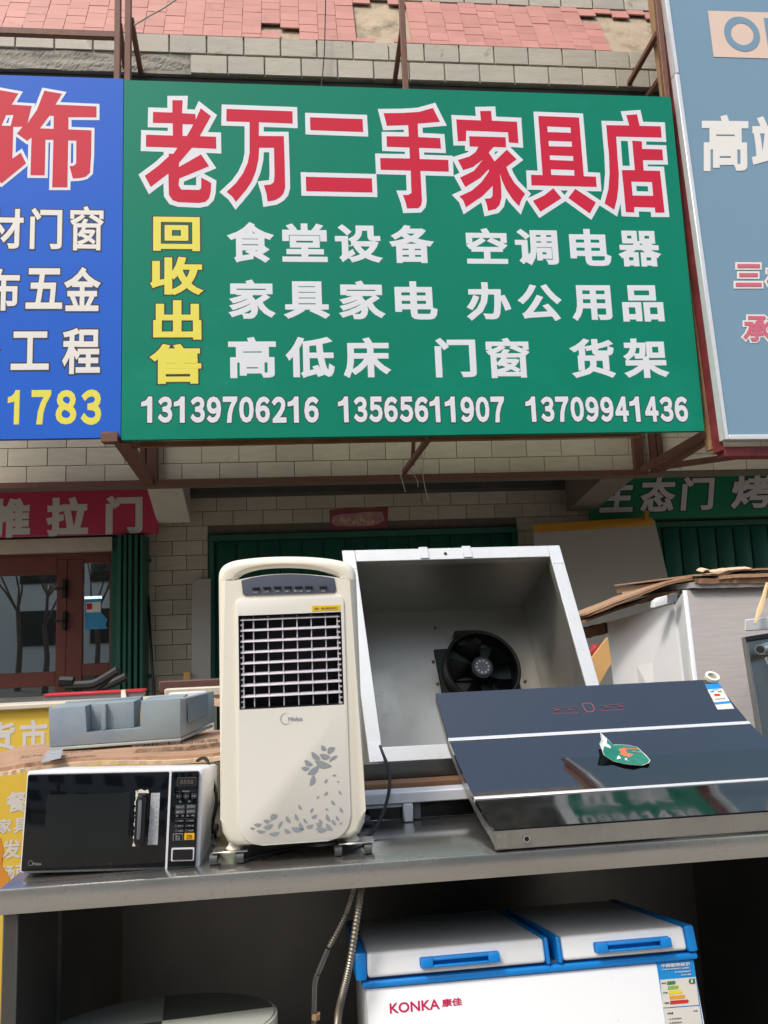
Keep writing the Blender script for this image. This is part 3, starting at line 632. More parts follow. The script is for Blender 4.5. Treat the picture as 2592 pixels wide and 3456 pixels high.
def gq(crop, x, y, lift=0): 
    p = onp(crop, x, y, BLg+Ng*-.004, Ng); d = p-BLg; return d.dot(Ug), d.dot(Vg)
def gtext(ch, crop, bx, material, bold, outline=0, omat=None):
    x0, y0, x1, y1 = bx; a, b, c = gq(crop, x0, y1), gq(crop, x1, y1), gq(crop, x0, y0)
    o = put_text('character', ch, gp(*a, -.004), gp(*b, -.004), gp(*c, -.004), Ng, material, ks, bold, 0, .006 if outline else .003)
    if outline: put_text('outline', ch, gp(*a, -.004), gp(*b, -.004), gp(*c, -.004), Ng, omat, o, bold, outline, .003)
loop = [gq(G6, *p) for p in ((520, 103), (1900, 140), (1960, 575), (575, 533))]
def ell(cx, cy, a, b, n=40, tl=0): return [gq(G6, cx+a*math.cos(t)*math.cos(tl)-b*math.sin(t)*math.sin(tl), cy+a*math.cos(t)*math.sin(tl)+b*math.sin(t)*math.cos(tl)) for t in [2*math.pi*i/n for i in range(n)]]
put_poly('logo_plate', [loop], gp(0, 0, -.004), Ug, Vg, Ng, 'banner_beige', ks, 0, .003)
put_poly('logo_letter', [ell(838, 322, 180, 148, 40, .7), ell(840, 322, 112, 97, 40, .7)], gp(0, 0, -.004), Ug, Vg, Ng, 'banner_greyblue', ks, 0, .0055)
put_poly('logo_letter', [[gq(G6, *p) for p in ((1040, 172), (1110, 174), (1160, 472), (1085, 470))]], gp(0, 0, -.004), Ug, Vg, Ng, 'banner_greyblue', ks, 0, .0055)
gtext('高', G6, (465, 1070, 905, 1600), 'banner_offwhite', .032)
gtext('端', G6, (930, 1085, 1400, 1590), 'banner_offwhite', .032)
gtext('三', A3, (1518, 245, 1630, 342), 'banner_pink', .03, .07, 'banner_offwhite'); gtext('材', A3, (1650, 245, 1765, 350), 'banner_pink', .03, .07, 'banner_offwhite')
gtext('承', A3, (1550, 468, 1668, 578), 'banner_pink', .03, .06, 'banner_offwhite')

# ---- brown steelwork that carries the signs
fr = thing('sign_framework', 'brown painted square-tube steel framework carrying the shop signs', 'steel frame', (0.6, YU-.05, z_rail))
SB = 'steel_brown'; YP = YS+.075
def vpost(crop, x, y, w_=.042, top=7.3):
    p = at(crop, x, y, YP); return box('post', p.x-w_/2, p.x+w_/2, YP-.02, YP+.02, gz0+.1, top, SB, fr, .004)
vpost(A0, 507, 200); vpost(A0, 552, 200); vpost(A1, 92, 250); vpost(A1, 1205, 250)
box('rail', -3.3, at(A0, 500, 150, YP).x, YP-.02, YP+.02, at(A0, 250, 160, YP).z, at(A0, 250, 132, YP).z, SB, fr, .004)
def brace(crop, a, b, ya, yb, w_=.036, m_=SB): return bar('brace', at(crop, *a, ya), at(crop, *b, yb), w_, m_, fr)
brace(A0, (515, 110), (540, 300), YP+.03, YF+.08); brace(A0, (565, 85), (610, 330), YP+.03, YF+.1)
brace(A1, (82, 130), (48, 370), YP+.03, YF+.1); brace(A1, (1182, 145), (1038, 400), YP+.03, YF+.15); brace(A1, (1228, 292), (1138, 418), YP+.03, YF+.05)
for z in (gz0+.06, (gz0+gz1)/2, gz1-.06): box('batten', -3.2, gx1_-.05, YS+.047, YS+.053, z-.02, z+.02, SB, fr)
# outriggers below the signs
brace(B0, (715, 48), (915, 335), YS+.06, YU-.05, .045); brace(B0, (775, 55), (935, 330), YS+.08, YU-.03, .06); brace(B0, (800, 62), (845, 95), YS+.07, YS+.3, .05)
brace(A3, (205, 985), (92, 1140), YS+.06, YU-.05, .035); brace(A3, (133, 988), (128, 1105), YU-.3, YU-.04, .03)
brace(A3, (1384, 978), (1112, 1132), YS+.06, YU-.05, .045); brace(A3, (1430, 978), (1190, 1132), YS+.06, YU-.05, .05)
brace(A3, (1180, 1120), (1720, 1045), YU-.1, YS+.4, .045)
for crop, x in ((B0, 890), (B0, 932), (B0, 962), (A3, 1090), (A3, 1108), (A3, 1165), (A3, 1190)):
    p = at(crop, x, 200 if crop is B0 else 1050, YU-.05); box('wall_post', p.x-.022, p.x+.022, YU-.07, YU-.012, z_rail-.02, 3.7, SB, fr, .003)
box('wall_rail', -3.3, at(A3, 1125, 1130, YU).x, YU-.075, YU-.02, z_rail-.035, z_rail+.012, SB, fr, .003)
brk = at(S, 246, 945, YS); box('bracket_plate', brk.x-.075, brk.x+.03, YS-.03, YS+.05, brk.z-.035, brk.z+.03, SB, fr, .003)
bar('copper_rail', at(S, 300, 961, YS+.2), at(S, 1382, 938, YS+.2), .035, 'steel_copper', fr)
tag(tube('slack_cable', [at(A0, a, b, YP-.03) for a, b in ((578, 108), (640, 70), (700, 38), (762, -4))], .006, 'string'), 'thin grey cable slanting up from the left sign posts', 'cable')
tag(tube('roof_cable', spline([at(A0, a, b, YF-.06) for a, b in ((1403, -20), (1400, 120), (1396, 240), (1384, 372))]), .005, 'cord_black'), 'thin dark cable hanging down over the pink eaves', 'cable')
for i, pts in enumerate((((862, 1018), (868, 1035), (872, 1050), (876, 1062)), ((905, 1012), (912, 1022), (918, 1052), (926, 1083)), ((885, 1015), (893, 1024), (902, 1040), (903, 1052)), ((918, 975), (914, 1000), (912, 1020)))):
    tag(tube('string', spline([at(S, a, b, YS+.75) for a, b in pts]), .0035, 'string'), ('pale string end hanging left-most below the sign frame', 'longest pale string end hanging below the sign frame', 'curled pale string between the two other hanging strings', 'short pale string tied to the middle sign outrigger')[i], 'string', 'string ends below the sign')

# ================================================================== steel table and what stands on and under it
ZT = 1.1133
tb = thing('steel_table', 'long stainless steel work table with side panels in the foreground', 'table', (.33, 1.72, 0.12))
box('table_top', -.637, 1.32, 1.72, 2.67, ZT-.0505, ZT, 'stainless', tb, .004, 2)
box('side_panel', -.632, -.602, 1.735, 2.66, .12, ZT-.052, 'stainless_dull', tb, .003)
box('side_panel', 1.28, 1.31, 1.735, 2.66, .12, ZT-.052, 'stainless_dull', tb, .003)
box('back_panel', -.60, 1.278, 2.64, 2.655, .12, ZT-.052, 'stainless_dull', tb)
box('bottom_shelf', -.60, 1.278, 1.74, 2.638, .14, .18, 'stainless_dull', tb, .003)
box('seam_rib', -.601, -.592, 1.99, 2.0, .19, ZT-.055, 'stainless_dull', tb)
Z0 = (0, 0, 1)

# ---- microwave, tilted a little
YM = 1.78
mw = thing('microwave_oven', 'white microwave oven with black glass door left of the air cooler', 'microwave', at(D0, 760, 1450, YM))
def mq(x, y, d=0): return at(D0, x, y, YM) + Vector((0, -d, 0))
def mwq(name, pts, d, material, parent, th=.002, r=0): return prism(name, [mq(x, y, d) for x, y in pts], (0, th, 0), material, parent, r, 2)
def rq(x0, y0, x1, y1, sk=0): return [(x0, y0), (x1, y0+sk), (x1, y1+sk), (x0, y1)]
F = [(190, 738), (1418, 714), (1390, 1412), (138, 1446)]
def lerp2(u, v):   # u across, v down over the tilted front
    a = Vector(F[0]).lerp(Vector(F[1]), u); b = Vector(F[3]).lerp(Vector(F[2]), u); return tuple(a.lerp(b, v))
def mpoly(name, uv, d, material, parent, th=.002, r=0): return prism(name, [mq(*lerp2(u, v), d) for u, v in uv], (0, th, 0), material, parent, r, 2)
def ur(u0, v0, u1, v1): return [(u0, v0), (u1, v0), (u1, v1), (u0, v1)]
def urr(u0, v0, u1, v1, ru, rv, n=4):
    o = []
    for cu, cv, a0 in ((u1-ru, v0+rv, -90), (u1-ru, v1-rv, 0), (u0+ru, v1-rv, 90), (u0+ru, v0+rv, 180)):
        for k in range(n+1):
            a = math.radians(a0+90*k/n); o.append((cu+ru*math.cos(a), cv+rv*math.sin(a)))
    return o
b0 = [mq(*lerp2(u, v), 0) for u, v in urr(-.004, -.012, 1.008, 1.008, .02, .035)]
body = prism('body', b0, (0, .25, -.036), 'mw_white', mw, .006, 2)
for sx in (.12, .88):
    p = mq(*lerp2(sx, 1.0)); 
    for yy in (.04, .24): tube('foot', [Vector((p.x, YM+yy, p.z+.004)), Vector((p.x, YM+yy, min(ZT, p.z-.004)))], .014, 'black_plastic', mw, 10)
dd = mpoly('door', urr(.012, .020, .815, .974, .012, .02), .008, 'mw_glass', mw, .008, .002)
cp = mpoly('control_panel', urr(.829, .020, .984, .974, .012, .02), .008, 'mw_glass', mw, .008, .002)
mpoly('divider_strip', ur(.816, .006, .828, .992), .009, 'mw_white', mw, .008)
mpoly('window_mesh', urr(.13, .22, .60, .80, .01, .015), .0085, 'mw_window', dd, .0005)
hd = mpoly('handle', urr(.645, .225, .697, .735, .02, .05), .030, 'black_plastic', dd, .024, .006)
mpoly('grip_face', urr(.660, .27, .680, .66, .008, .02), .0315, 'grey_plastic', hd, .002, .0005)
pts = []
random.seed(3)
for i in range(26): pts.append((.630+random.uniform(-.004, .006), .20+.55*i/25))
mp_ = pts + [(.644, .75), (.644, .20)]
mpoly('tape_residue', mp_, .0088, 'tape_residue', dd, .0006)
mpoly('tape_residue', [(.635, .20), (.66, .185), (.68, .20), (.70, .19), (.705, .225), (.645, .222)], .0088, 'tape_residue', dd, .0006)
mpoly('paper_label', [(.718, .225), (.768, .225), (.768, .74), (.712, .742), (.716, .5)], .0088, 'label_paper', dd, .0006)
mpoly('lcd_frame', urr(.861, .075, .972, .165, .006, .012), .009, 'key_grey', cp, .0008); mpoly('lcd_window', urr(.865, .082, .968, .158, .005, .010), .0098, 'inner_black', cp, .0006)
def mtext(ch, u0, v0, u1, v1, material, parent, bold=.02, d=.0095, nm='character'):
    return put_text(nm, ch, mq(*lerp2(u0, v1), 0), mq(*lerp2(u1, v1), 0), mq(*lerp2(u0, v0), 0), NV, material, parent, bold, 0, d)
for i in range(4): mtext('８', .879+.02*i, .098, .895+.02*i, .143, 'lcd', cp, .02, .0108, 'digit')
def ring(name, u, v, ru, rv, material, parent, d=.009):
    o = []; n = 20
    out_ = [mq(*lerp2(u+ru*math.cos(2*math.pi*i/n), v+rv*math.sin(2*math.pi*i/n)), d) for i in range(n)]; in_ = [mq(*lerp2(u+ru*.86*math.cos(2*math.pi*i/n), v+rv*.86*math.sin(2*math.pi*i/n)), d) for i in range(n)]
    bm = bmesh.new(); A_ = [bm.verts.new(p) for p in out_]; B_ = [bm.verts.new(p) for p in in_]
    for i in range(n): bm.faces.new((A_[i], A_[(i+1) % n], B_[(i+1) % n], B_[i]))
    return finish(name, bm, material, parent)
for i, (c, s_) in enumerate((('1', '1+'), ('2', '2+'), ('快', '10'))):
    ring('key_ring', .874+.043*i, .262, .016, .028, 'key_grey', cp); mtext(s_, .865+.043*i, .250, .883+.043*i, .275, 'key_line', cp, .01)
mtext('快速加热', .893, .205, .935, .222, 'key_line', cp, .01)
mpoly('rule', ur(.858, .212, .888, .2145), .009, 'key_grey', cp, .0006); mpoly('rule', ur(.94, .212, .972, .2145), .009, 'key_grey', cp, .0006)
mtext('分', .878, .305, .892, .327, 'key_line', cp, .01); mtext('秒', .93, .305, .944, .327, 'key_line', cp, .01)
for (u, v, s_) in ((.859, .350, '微波火力'), (.921, .347, '定时预约'), (.859, .398, '解冻'), (.921, .396, '自动菜单')):
    mpoly('key', ur(u, v, u+.052, v+.042), .009, 'key_grey', cp, .0006); mtext(s_, u+.006, v+.010, u+.046, v+.031, 'key_line', cp, .015, .0105)
for i, s_ in enumerate('米汤鱼肉'): mtext(s_, .862+.03*i, .448, .878+.03*i, .466, 'key_line', cp, .01)
for j in range(3):
    for i in range(2):
        u, v = .862+.058*i, .495+.05*j; ring('menu_icon', u+.006, v+.012, .006, .011, 'key_line', cp); mtext(('牛奶饮料', '烤鸡翅', '爆米花', '蒸水蛋', '火锅料', '热饭菜')[j*2+i], u+.015, v+.004, u+.046, v+.021, 'key_line', cp, .01)
mpoly('frame_line', ur(.858, .486, .972, .488), .009, 'key_grey', cp, .0006)
mpoly('stop_key', urr(.852, .635, .908, .705, .004, .007), .009, 'key_line', cp, .0006); mpoly('key_face', urr(.855, .640, .905, .700, .004, .007), .0098, 'inner_black', cp, .0006)
mtext('停止', .866, .650, .894, .672, 'key_line', cp, .02, .0112); mtext('童锁', .866, .677, .894, .693, 'key_line', cp, .015, .0112)
mpoly('start_key', urr(.916, .632, .972, .700, .004, .007), .009, 'key_yellow', cp, .0006); mtext('开始', .928, .646, .958, .668, 'inner_black', cp, .02, .0105); mtext('加30秒', .926, .674, .960, .689, 'inner_black', cp, .015, .0105)
mpoly('release_button', urr(.848, .776, .975, .906, .006, .010), .011, 'mw_white', cp, .003); mpoly('button_face', urr(.856, .790, .967, .892, .005, .009), .0125, 'mw_glass', cp, .002)
def brand(u0, v0, u1, v1, fn, material, parent, cream=False):
    """ring swoosh followed by the maker's lettering, placed by fn(u, v)"""
    pass
mtext('Midea', .075, .885, .125, .913, 'print_grey', dd, .012, .009, 'maker_lettering'); ring('maker_ring', .064, .890, .013, .026, 'print_grey', dd)

# ---- air cooler
YC = 1.765
ac = thing('air_cooler', 'tall cream portable air cooler with leaf print and front grille', 'air cooler', at(D1, 840, 1500, YC+.14))
def cq(c, x, y, d=0): return at(c, x, y, YC) + Vector((0, -d, 0))
def cpoly(name, c, pts, d, material, parent, th=.002, r=0, seg=2): return prism(name, [cq(c, x, y, d) for x, y in pts], (0, th, 0), material, parent, r, seg)
xl, xr = at(S, 473, 1500, YC).x, at(S, 785, 1600, YC).x
zbt, zshould, ztp = at(D1, 800, 1300, YC).z, at(B1, 800, 845, YC).z, at(B1, 880, 655, YC).z
mid = (xl+xr)/2; hw = (xr-xl)/2; tp = .010   # narrows a little toward the top
qx = lambda x, y: (at(B1, x, y, YC).x, at(B1, x, y, YC).z)
def smooth2(P_, sub=4): return [(v.x, v.y) for v in spline([Vector((a_, b_, 0)) for a_, b_ in P_], sub)]
zin = at(B1, 870, 850, YC).z
oarc = smooth2([qx(*p_) for p_ in ((1430, 838), (1425, 795), (1408, 752), (1372, 718), (1310, 692), (1200, 672), (1050, 659), (870, 655), (690, 661), (540, 675), (440, 693), (372, 722), (336, 762), (323, 805), (321, 850))])
iarc = smooth2([qx(*p_) for p_ in ((1300, 834), (1297, 826), (1280, 812), (1250, 796), (1190, 776), (1110, 757), (1000, 744), (880, 739), (760, 742), (660, 752), (580, 768), (520, 790), (480, 815), (460, 840), (452, 851))])
rd = .016; bm = bmesh.new()
lay = [(rd*(1-math.sin(t)), rd*(1-math.cos(t))) for t in [math.radians(v) for v in (0, 25, 50, 70, 90)]]
def nrm2(P_, k):
    a_, b_ = Vector(P_[max(k-1, 0)]), Vector(P_[min(k+1, len(P_)-1)]); d_ = (b_-a_).normalized(); return Vector((d_.y, -d_.x))   # to the right of travel = outward for the outer arc
rings_ = []
for dy, sh in [(.05, 0)]+lay: rings_.append([bm.verts.new((p_[0]-nrm2(oarc, k).x*sh, YC+dy, p_[1]-nrm2(oarc, k).y*sh)) for k, p_ in enumerate(oarc)])
for dy, sh in [(d_*.8, h_*.45) for d_, h_ in lay[::-1]]+[(.05, 0)]: rings_.append([bm.verts.new((p_[0]+nrm2(iarc, k).x*sh, YC+dy, p_[1]+nrm2(iarc, k).y*sh)) for k, p_ in enumerate(iarc)])
for j in range(len(rings_)):
    A_, B_ = rings_[j], rings_[(j+1) % len(rings_)]
    for k in range(len(A_)-1): bm.faces.new((A_[k], A_[k+1], B_[k+1], B_[k]))
bm.faces.new([r_[0] for r_ in rings_]); bm.faces.new([r_[-1] for r_ in rings_][::-1])
finish('handle_arch', bm, 'cooler_cream', ac, True)
# body: sides from the castors to the shoulders, top edge follows the lower lip of the grip hole
tl_, tr_2 = oarc[-1], oarc[0]
bodyp = [tl_, (xl+.000, zbt+.06), (xl+.003, zbt+.032), (xl+.014, zbt+.011), (xl+.035, zbt), (xr-.035, zbt), (xr-.014, zbt+.011), (xr-.003, zbt+.032), (xr, zbt+.06), tr_2, iarc[0]]
bodyp += smooth2([qx(*p_) for p_ in ((1280, 828), (1160, 812), (1000, 800), (870, 797), (720, 805), (600, 822), (480, 846))], 3) + [iarc[-1]]
bm = bmesh.new(); A_ = [bm.verts.new((x_, YC, z_)) for x_, z_ in bodyp]; B_ = [bm.verts.new((x_, YC+.30, z_)) for x_, z_ in bodyp]; n_ = len(A_)
f0 = bm.faces.new(A_); bm.faces.new(B_[::-1])
for i in range(n_): bm.faces.new((A_[i], B_[i], B_[(i+1) % n_], A_[(i+1) % n_]))
ed = [bm.edges.get((A_[i], A_[i+1])) for i in range(9)]; bev(bm, rd, 4, ed)
cooler_body = finish('body', bm, 'cooler_cream', ac, True)
cp2 = cpoly('control_panel', B1, [(508, 850), (600, 828), (700, 812), (790, 804), (880, 800), (970, 802), (1060, 808), (1160, 818), (1252, 832), (1268, 925), (1255, 948), (1100, 955), (880, 962), (700, 968), (545, 974), (520, 958)], .003, 'slate', ac, .006, .001)
BT = ((625, 916), (712, 911), (797, 907), (880, 906), (965, 906), (1047, 906), (1163, 906))
for (x_, y_) in BT:
    cpoly('button', B1, [(x_-32, y_-6), (x_+32, y_-8), (x_+26, y_+10), (x_-24, y_+12)], .008, 'black_plastic', cp2, .006, .001)
for (x_, y_), s_ in zip(BT, ('电源', '风速', '风类', '摆风', '制冷加湿', '定时', '遥控')):
    hw_ = 17*len(s_)/2; put_text('character', s_, cq(B1, x_-hw_, y_+38), cq(B1, x_+hw_, y_+36), cq(B1, x_-hw_, y_+20), NV, 'louvre', cp2, .02, 0, .0042)
# front panel, its rounded foot, grille opening
fp = [(458, 1015), (1328, 990), (1332, 1112), (1302, 1108), (492, 1130), (495, 1880), (1325, 1842), (1302, 1108), (1332, 1112)]
pz = lambda c, x_, y_: at(c, x_, y_, YC)
xa, xb = pz(B1, 462, 1400).x+.002, pz(B1, 1345, 1400).x-.002
gl, gr, gt, gbm = pz(B1, 492, 1400).x, pz(B1, 1312, 1400).x, pz(B1, 880, 1122).z, pz(B1, 880, 1862).z
ztop_p, zbot_p = pz(B1, 880, 985).z, pz(D1, 800, 1292).z
# panel in four plates around the grille
def pl(name, x0, x1, z0, z1, material='cooler_panel', d=.004, th=.006, r=.0015, rad=None):
    pts = rrect(x0, x1, z0, z1, rad) if rad else [(x1, z1), (x0, z1), (x0, z0), (x1, z0)]
    return prism(name, [Vector((x_, YC-d, z_)) for x_, z_ in pts], (0, th, 0), material, ac, r, 2)
fpn = prism('front_panel', [Vector((x_, YC-.004, z_)) for x_, z_ in rrect(xa, xb, zbot_p, ztop_p, (.012, .012, .05, .05), 8)], (0, .006, 0), 'cooler_panel', ac, .002, 2)
def cut(o, x0, x1, y0, y1, z0, z1):
    c_ = box('cutter', x0, x1, y0, y1, z0, z1, 'inner_black'); md = o.modifiers.new('cut', 'BOOLEAN'); md.object = c_; md.operation = 'DIFFERENCE'; md.solver = 'EXACT'
    bpy.context.view_layer.update(); me = bpy.data.meshes.new_from_object(o.evaluated_get(bpy.context.evaluated_depsgraph_get())); o.modifiers.clear(); o.data = me
    try: me.set_sharp_from_angle(angle=math.radians(38))
    except Exception: pass
    bpy.data.objects.remove(c_)
cut(cooler_body, gl-.001, gr+.001, YC-.05, YC+.07, gbm-.001, gt+.001); cut(fpn, gl-.001, gr+.001, YC-.05, YC+.07, gbm-.001, gt+.001)
gro = box('grille_recess', gl, gr, YC+.060, YC+.066, gbm, gt, 'inner_black', ac)
for x0_, x1_, z0_, z1_ in ((gl-.0008, gl+.001, gbm, gt), (gr-.001, gr+.0008, gbm, gt), (gl, gr, gt-.001, gt+.0008), (gl, gr, gbm-.0008, gbm+.001)): box('recess_wall', x0_, x1_, YC-.002, YC+.059, z0_, z1_, 'inner_black', gro)
for i in range(8):
    z_ = gt-.008-(gt-gbm-.026)*i/7.35
    hexa('slat', [Vector((gl+.002, YC+.001, z_-.0030)), Vector((gr-.002, YC+.001, z_-.0030)), Vector((gr-.002, YC+.016, z_+.001)), Vector((gl+.002, YC+.016, z_+.001))],
         [Vector((gl+.002, YC+.001, z_-.0004)), Vector((gr-.002, YC+.001, z_-.0004)), Vector((gr-.002, YC+.016, z_+.0036)), Vector((gl+.002, YC+.016, z_+.0036))], 'louvre', gro, .0008)
for v in (603, 720, 838, 955, 1070, 1185):
    x_ = pz(B1, v+3, 1400).x; box('vertical_vane', x_-.0012, x_+.0012, YC+.006, YC+.020, gbm+.002, gt-.002, 'louvre', gro, .0004)
for s_, x_ in ((1, gl+.006), (-1, gr-.006)):
    bm = bmesh.new(); b_, t_ = boxpts(x_-.0015+s_*.002, x_+.0015+s_*.002, YC+.005, YC+.018, gbm+.004, gt-.004); add_hexa(bm, b_, t_)
    for i in range(8):
        z_ = gt-.02-(gt-gbm-.026)*i/7.35
        for dz in (0, -.012): b_, t_ = boxpts(x_-.004, x_+.004, YC+.004, YC+.014, z_+dz-.0018, z_+dz+.0018); add_hexa(bm, b_, t_)
    finish('side_rack', bm, 'louvre', gro)
cpoly('warning_sticker', B1, [(1072, 1053), (1300, 1047), (1303, 1088), (1074, 1098)], .0049, 'sticker_yellow', ac, .0006)
put_text('character', '注意：禁止遮挡出风口', cq(B1, 1090, 1086), cq(B1, 1275, 1080), cq(B1, 1090, 1067), NV, 'steel_copper', ac, .02, 0, .0055)
put_text('maker_lettering', 'Midea', cq(D1, 765, 315), cq(D1, 880, 310), cq(D1, 765, 282), NV, 'print_grey', ac, .012, 0, .0050)
bm = bmesh.new(); c0 = cq(D1, 748, 295, .0050); n_ = 26
ra = [bm.verts.new(c0+Vector((.0125*math.cos(t), 0, .0125*math.sin(t)))) for t in [math.radians(55+290*i/n_) for i in range(n_+1)]]
rb = [bm.verts.new(c0+Vector((.0125*math.cos(t)*(1-.13*math.sin(math.pi*i/n_)), 0, .0125*math.sin(t)*(1-.13*math.sin(math.pi*i/n_))))) for i, t in enumerate([math.radians(55+290*i/n_) for i in range(n_+1)])]
for i in range(n_): bm.faces.new((ra[i], ra[i+1], rb[i+1], rb[i]))
finish('maker_ring', bm, 'print_grey', ac)
# printed leaves: x, y of the base, length, heading (degrees, 0 = right, 90 = up), width
LEAVES = [(1030, 508, 52, -40, 22), (1140, 525, 75, 222, 26), (950, 560, 85, -38, 26), (1015, 580, 82, -12, 28), (1160, 590, 80, 215, 14), (975, 628, 135, -18, 34), (895, 625, 72, -30, 24), (868, 688, 62, 2, 20), (918, 738, 110, 38, 28),
          (938, 830, 88, 72, 26), (1118, 748, 28, 15, 8), (1052, 805, 36, 50, 12), (1155, 796, 16, 0, 6), (1050, 905, 40, 45, 12), (1168, 868, 38, -50, 10), (988, 932, 30, 45, 7), (1112, 945, 44, -50, 13), (848, 980, 48, -55, 13), (968, 1008, 44, 240, 11),
          (1058, 1010, 32, -20, 8), (1180, 1000, 46, -60, 13), (948, 1085, 50, 30, 16), (458, 1165, 40, -5, 11), (492, 1140, 58, 5, 18), (510, 1188, 70, -5, 15), (565, 1105, 55, -5, 18), (565, 1165, 78, 20, 22), (680, 1065, 65, 215, 26), (610, 1215, 82, 8, 18),
          (722, 1110, 70, 240, 12), (748, 1070, 62, -55, 18), (732, 1175, 56, -25, 20), (822, 1052, 60, -65, 16), (788, 1165, 92, -8, 24), (855, 1120, 72, -60, 20), (888, 1090, 46, -50, 14), (905, 1160, 60, 18, 18), (985, 1130, 50, -15, 15), (985, 1170, 82, -5, 26), (1010, 1098, 42, -40, 14),
          (1070, 1055, 66, -62, 18), (1068, 1130, 72, -45, 22), (1118, 1100, 50, -55, 16), (1150, 1070, 42, -60, 12), (1172, 1138, 26, 40, 8)]
bm = bmesh.new()
for (x_, y_, ln, hd_, wd) in LEAVES:
    wd *= 1.75; ln *= 1.08
    a = math.radians(hd_); u_ = Vector((math.cos(a), -math.sin(a))); v_ = Vector((math.sin(a), math.cos(a)))
    pr = [(0, 0), (.18, .30), (.42, .5), (.66, .42), (.86, .2), (1.0, 0)]; up_ = [(t, wv*wd) for t, wv in pr]; dn = [(t, -wv*wd*.9) for t, wv in pr[1:-1]][::-1]
    ring_ = up_ + dn
    wd *= 1.0
    vv = [bm.verts.new(cq(D1, x_+u_.x*ln*t+v_.x*(s_+wd*.22*math.sin(math.pi*t)), y_+u_.y*ln*t+v_.y*(s_+wd*.22*math.sin(math.pi*t)), .0050)) for t, s_ in ring_]
    bm.faces.new(vv)
finish('leaf_print', bm, 'print_grey', ac)
# feet, carrier bars, castors
for cxp, cyp, xa_, xb_, whl in ((335, 1335, 175, 440, (175, 385)), (1272, 1268, 1172, 1448, (1165, 1402))):
    p = at(D1, cxp, cyp, YC+.03); zp = ZT+.0285
    for yy in (YC+.035, YC+.26): tube('foot', [Vector((p.x, yy, zbt+.02)), Vector((p.x, yy, zbt-.002)), Vector((p.x, yy, zp))], [.011, .013, .019], 'cooler_cream', ac, 16)
    xm = at(D1, (xa_+xb_)/2, 1380, YC+.03).x; w2 = (xb_-xa_)*.4219/FPX*YC/2
    for yy in (YC+.03, YC+.265):
        cb = box('carrier_bar', xm-w2, xm+w2, yy-.022, yy+.022, zp-.004, zp-.0003, 'stainless', ac, .001)
        for sx_ in whl:
            xw = at(D1, sx_, 1400, yy).x; rw = (zp-.0045-ZT)/2
            tube('castor_wheel', [Vector((xw-.008, yy-.012, ZT+rw)), Vector((xw+.008, yy-.012, ZT+rw))], rw, 'castor_grey', cb, 18)
            box('castor_fork', xw-.0105, xw+.0105, yy-.006, yy+.012, ZT+rw*.7, zp-.0042, 'black_plastic', cb, .002)
ZC = ZT
tag(tube('power_cord', spline([at(G5, 440, 225, 2.45), at(G5, 480, 330, 2.25), at(G5, 520, 440, 2.06), at(G5, 548, 650, 2.0), at(G5, 500, 900, 1.97), at(G5, 400, 1130, 1.92), at(G5, 290, 1250, 1.88), at(G5, 205, 1298, 1.85),
     onz(D1, 1050, 1300, ZC+.03), onz(D1, 820, 1330, ZC+.006), onz(D1, 560, 1385, ZC+.006), onz(D1, 400, 1430, ZC+.006)]), .0042, 'cord_black'), 'black cable looping down beside the cream cooler and under it', 'cable')
tag(tube('power_cord', spline([at(G4, 1250, 1385, 2.12), at(G4, 1330, 1345, 2.05), at(G4, 1400, 1400, 2.0), at(D0, 1490, 800, 1.98), at(D0, 1515, 920, 1.97), at(D0, 1490, 1090, 1.96), at(D0, 1460, 1190, 1.96), at(D0, 1465, 1225, 1.96), at(D0, 1485, 1150, 1.97), at(D0, 1465, 1050, 1.98)]), .0042, 'cord_black'), 'black power cord hanging behind the microwave oven', 'cable')

# ---- black glass range hood lying back on its base
hx = .3947; hxr = 1.305; W_ = hxr-hx
prof = [(1.7296, -.4601, 0), (1.775, -.4545, -.002), (1.84, -.4435, -.004), (1.90, -.4316, -.0062), (1.97, -.4025, -.0115), (2.045, -.3655, -.017), (2.12, -.326, -.0227), (2.20, -.2735, -.025), (2.28, -.2155, -.0267)]
prof = [Vector((c_, a, b+EYE.z)) for a, b, c_ in prof]   # x: drift of the left edge, the hood stands a little askew
W_ = .86; hxr = hx+W_
rh = thing('range_hood', 'slanted range hood with three black glass panels and steel base', 'range hood', (hx+W_/2, 2.0, ZT))
def strip(name, i0, i1, material, th=.010, x0=hx, x1=hxr, lift=0, ends=(0, 0)):
    bm = bmesh.new(); A_, B_, C_, D_ = [], [], [], []
    pts = [p.copy() for p in prof[i0:i1+1]]
    if ends[0]: pts[0] += (pts[1]-pts[0]).normalized()*ends[0]
    if ends[1]: pts[-1] += (pts[-2]-pts[-1]).normalized()*ends[1]
    for j, p in enumerate(pts):
        d = (pts[min(j+1, len(pts)-1)]-pts[max(j-1, 0)]).normalized(); nn = Vector((0, -d.z, d.y)).normalized()
        q = p+nn*lift; r_ = q-nn*th
        A_.append(bm.verts.new((x0+p.x, q.y, q.z))); B_.append(bm.verts.new((x1+p.x, q.y, q.z))); C_.append(bm.verts.new((x1+p.x, r_.y, r_.z))); D_.append(bm.verts.new((x0+p.x, r_.y, r_.z)))
    for j in range(len(pts)-1):
        bm.faces.new((A_[j], B_[j], B_[j+1], A_[j+1])); bm.faces.new((B_[j], C_[j], C_[j+1], B_[j+1])); bm.faces.new((C_[j], D_[j], D_[j+1], C_[j+1])); bm.faces.new((D_[j], A_[j], A_[j+1], D_[j+1]))
    bm.faces.new((A_[0], D_[0], C_[0], B_[0])); bm.faces.new((A_[-1], B_[-1], C_[-1], D_[-1]))
    return finish(name, bm, material, rh, True)
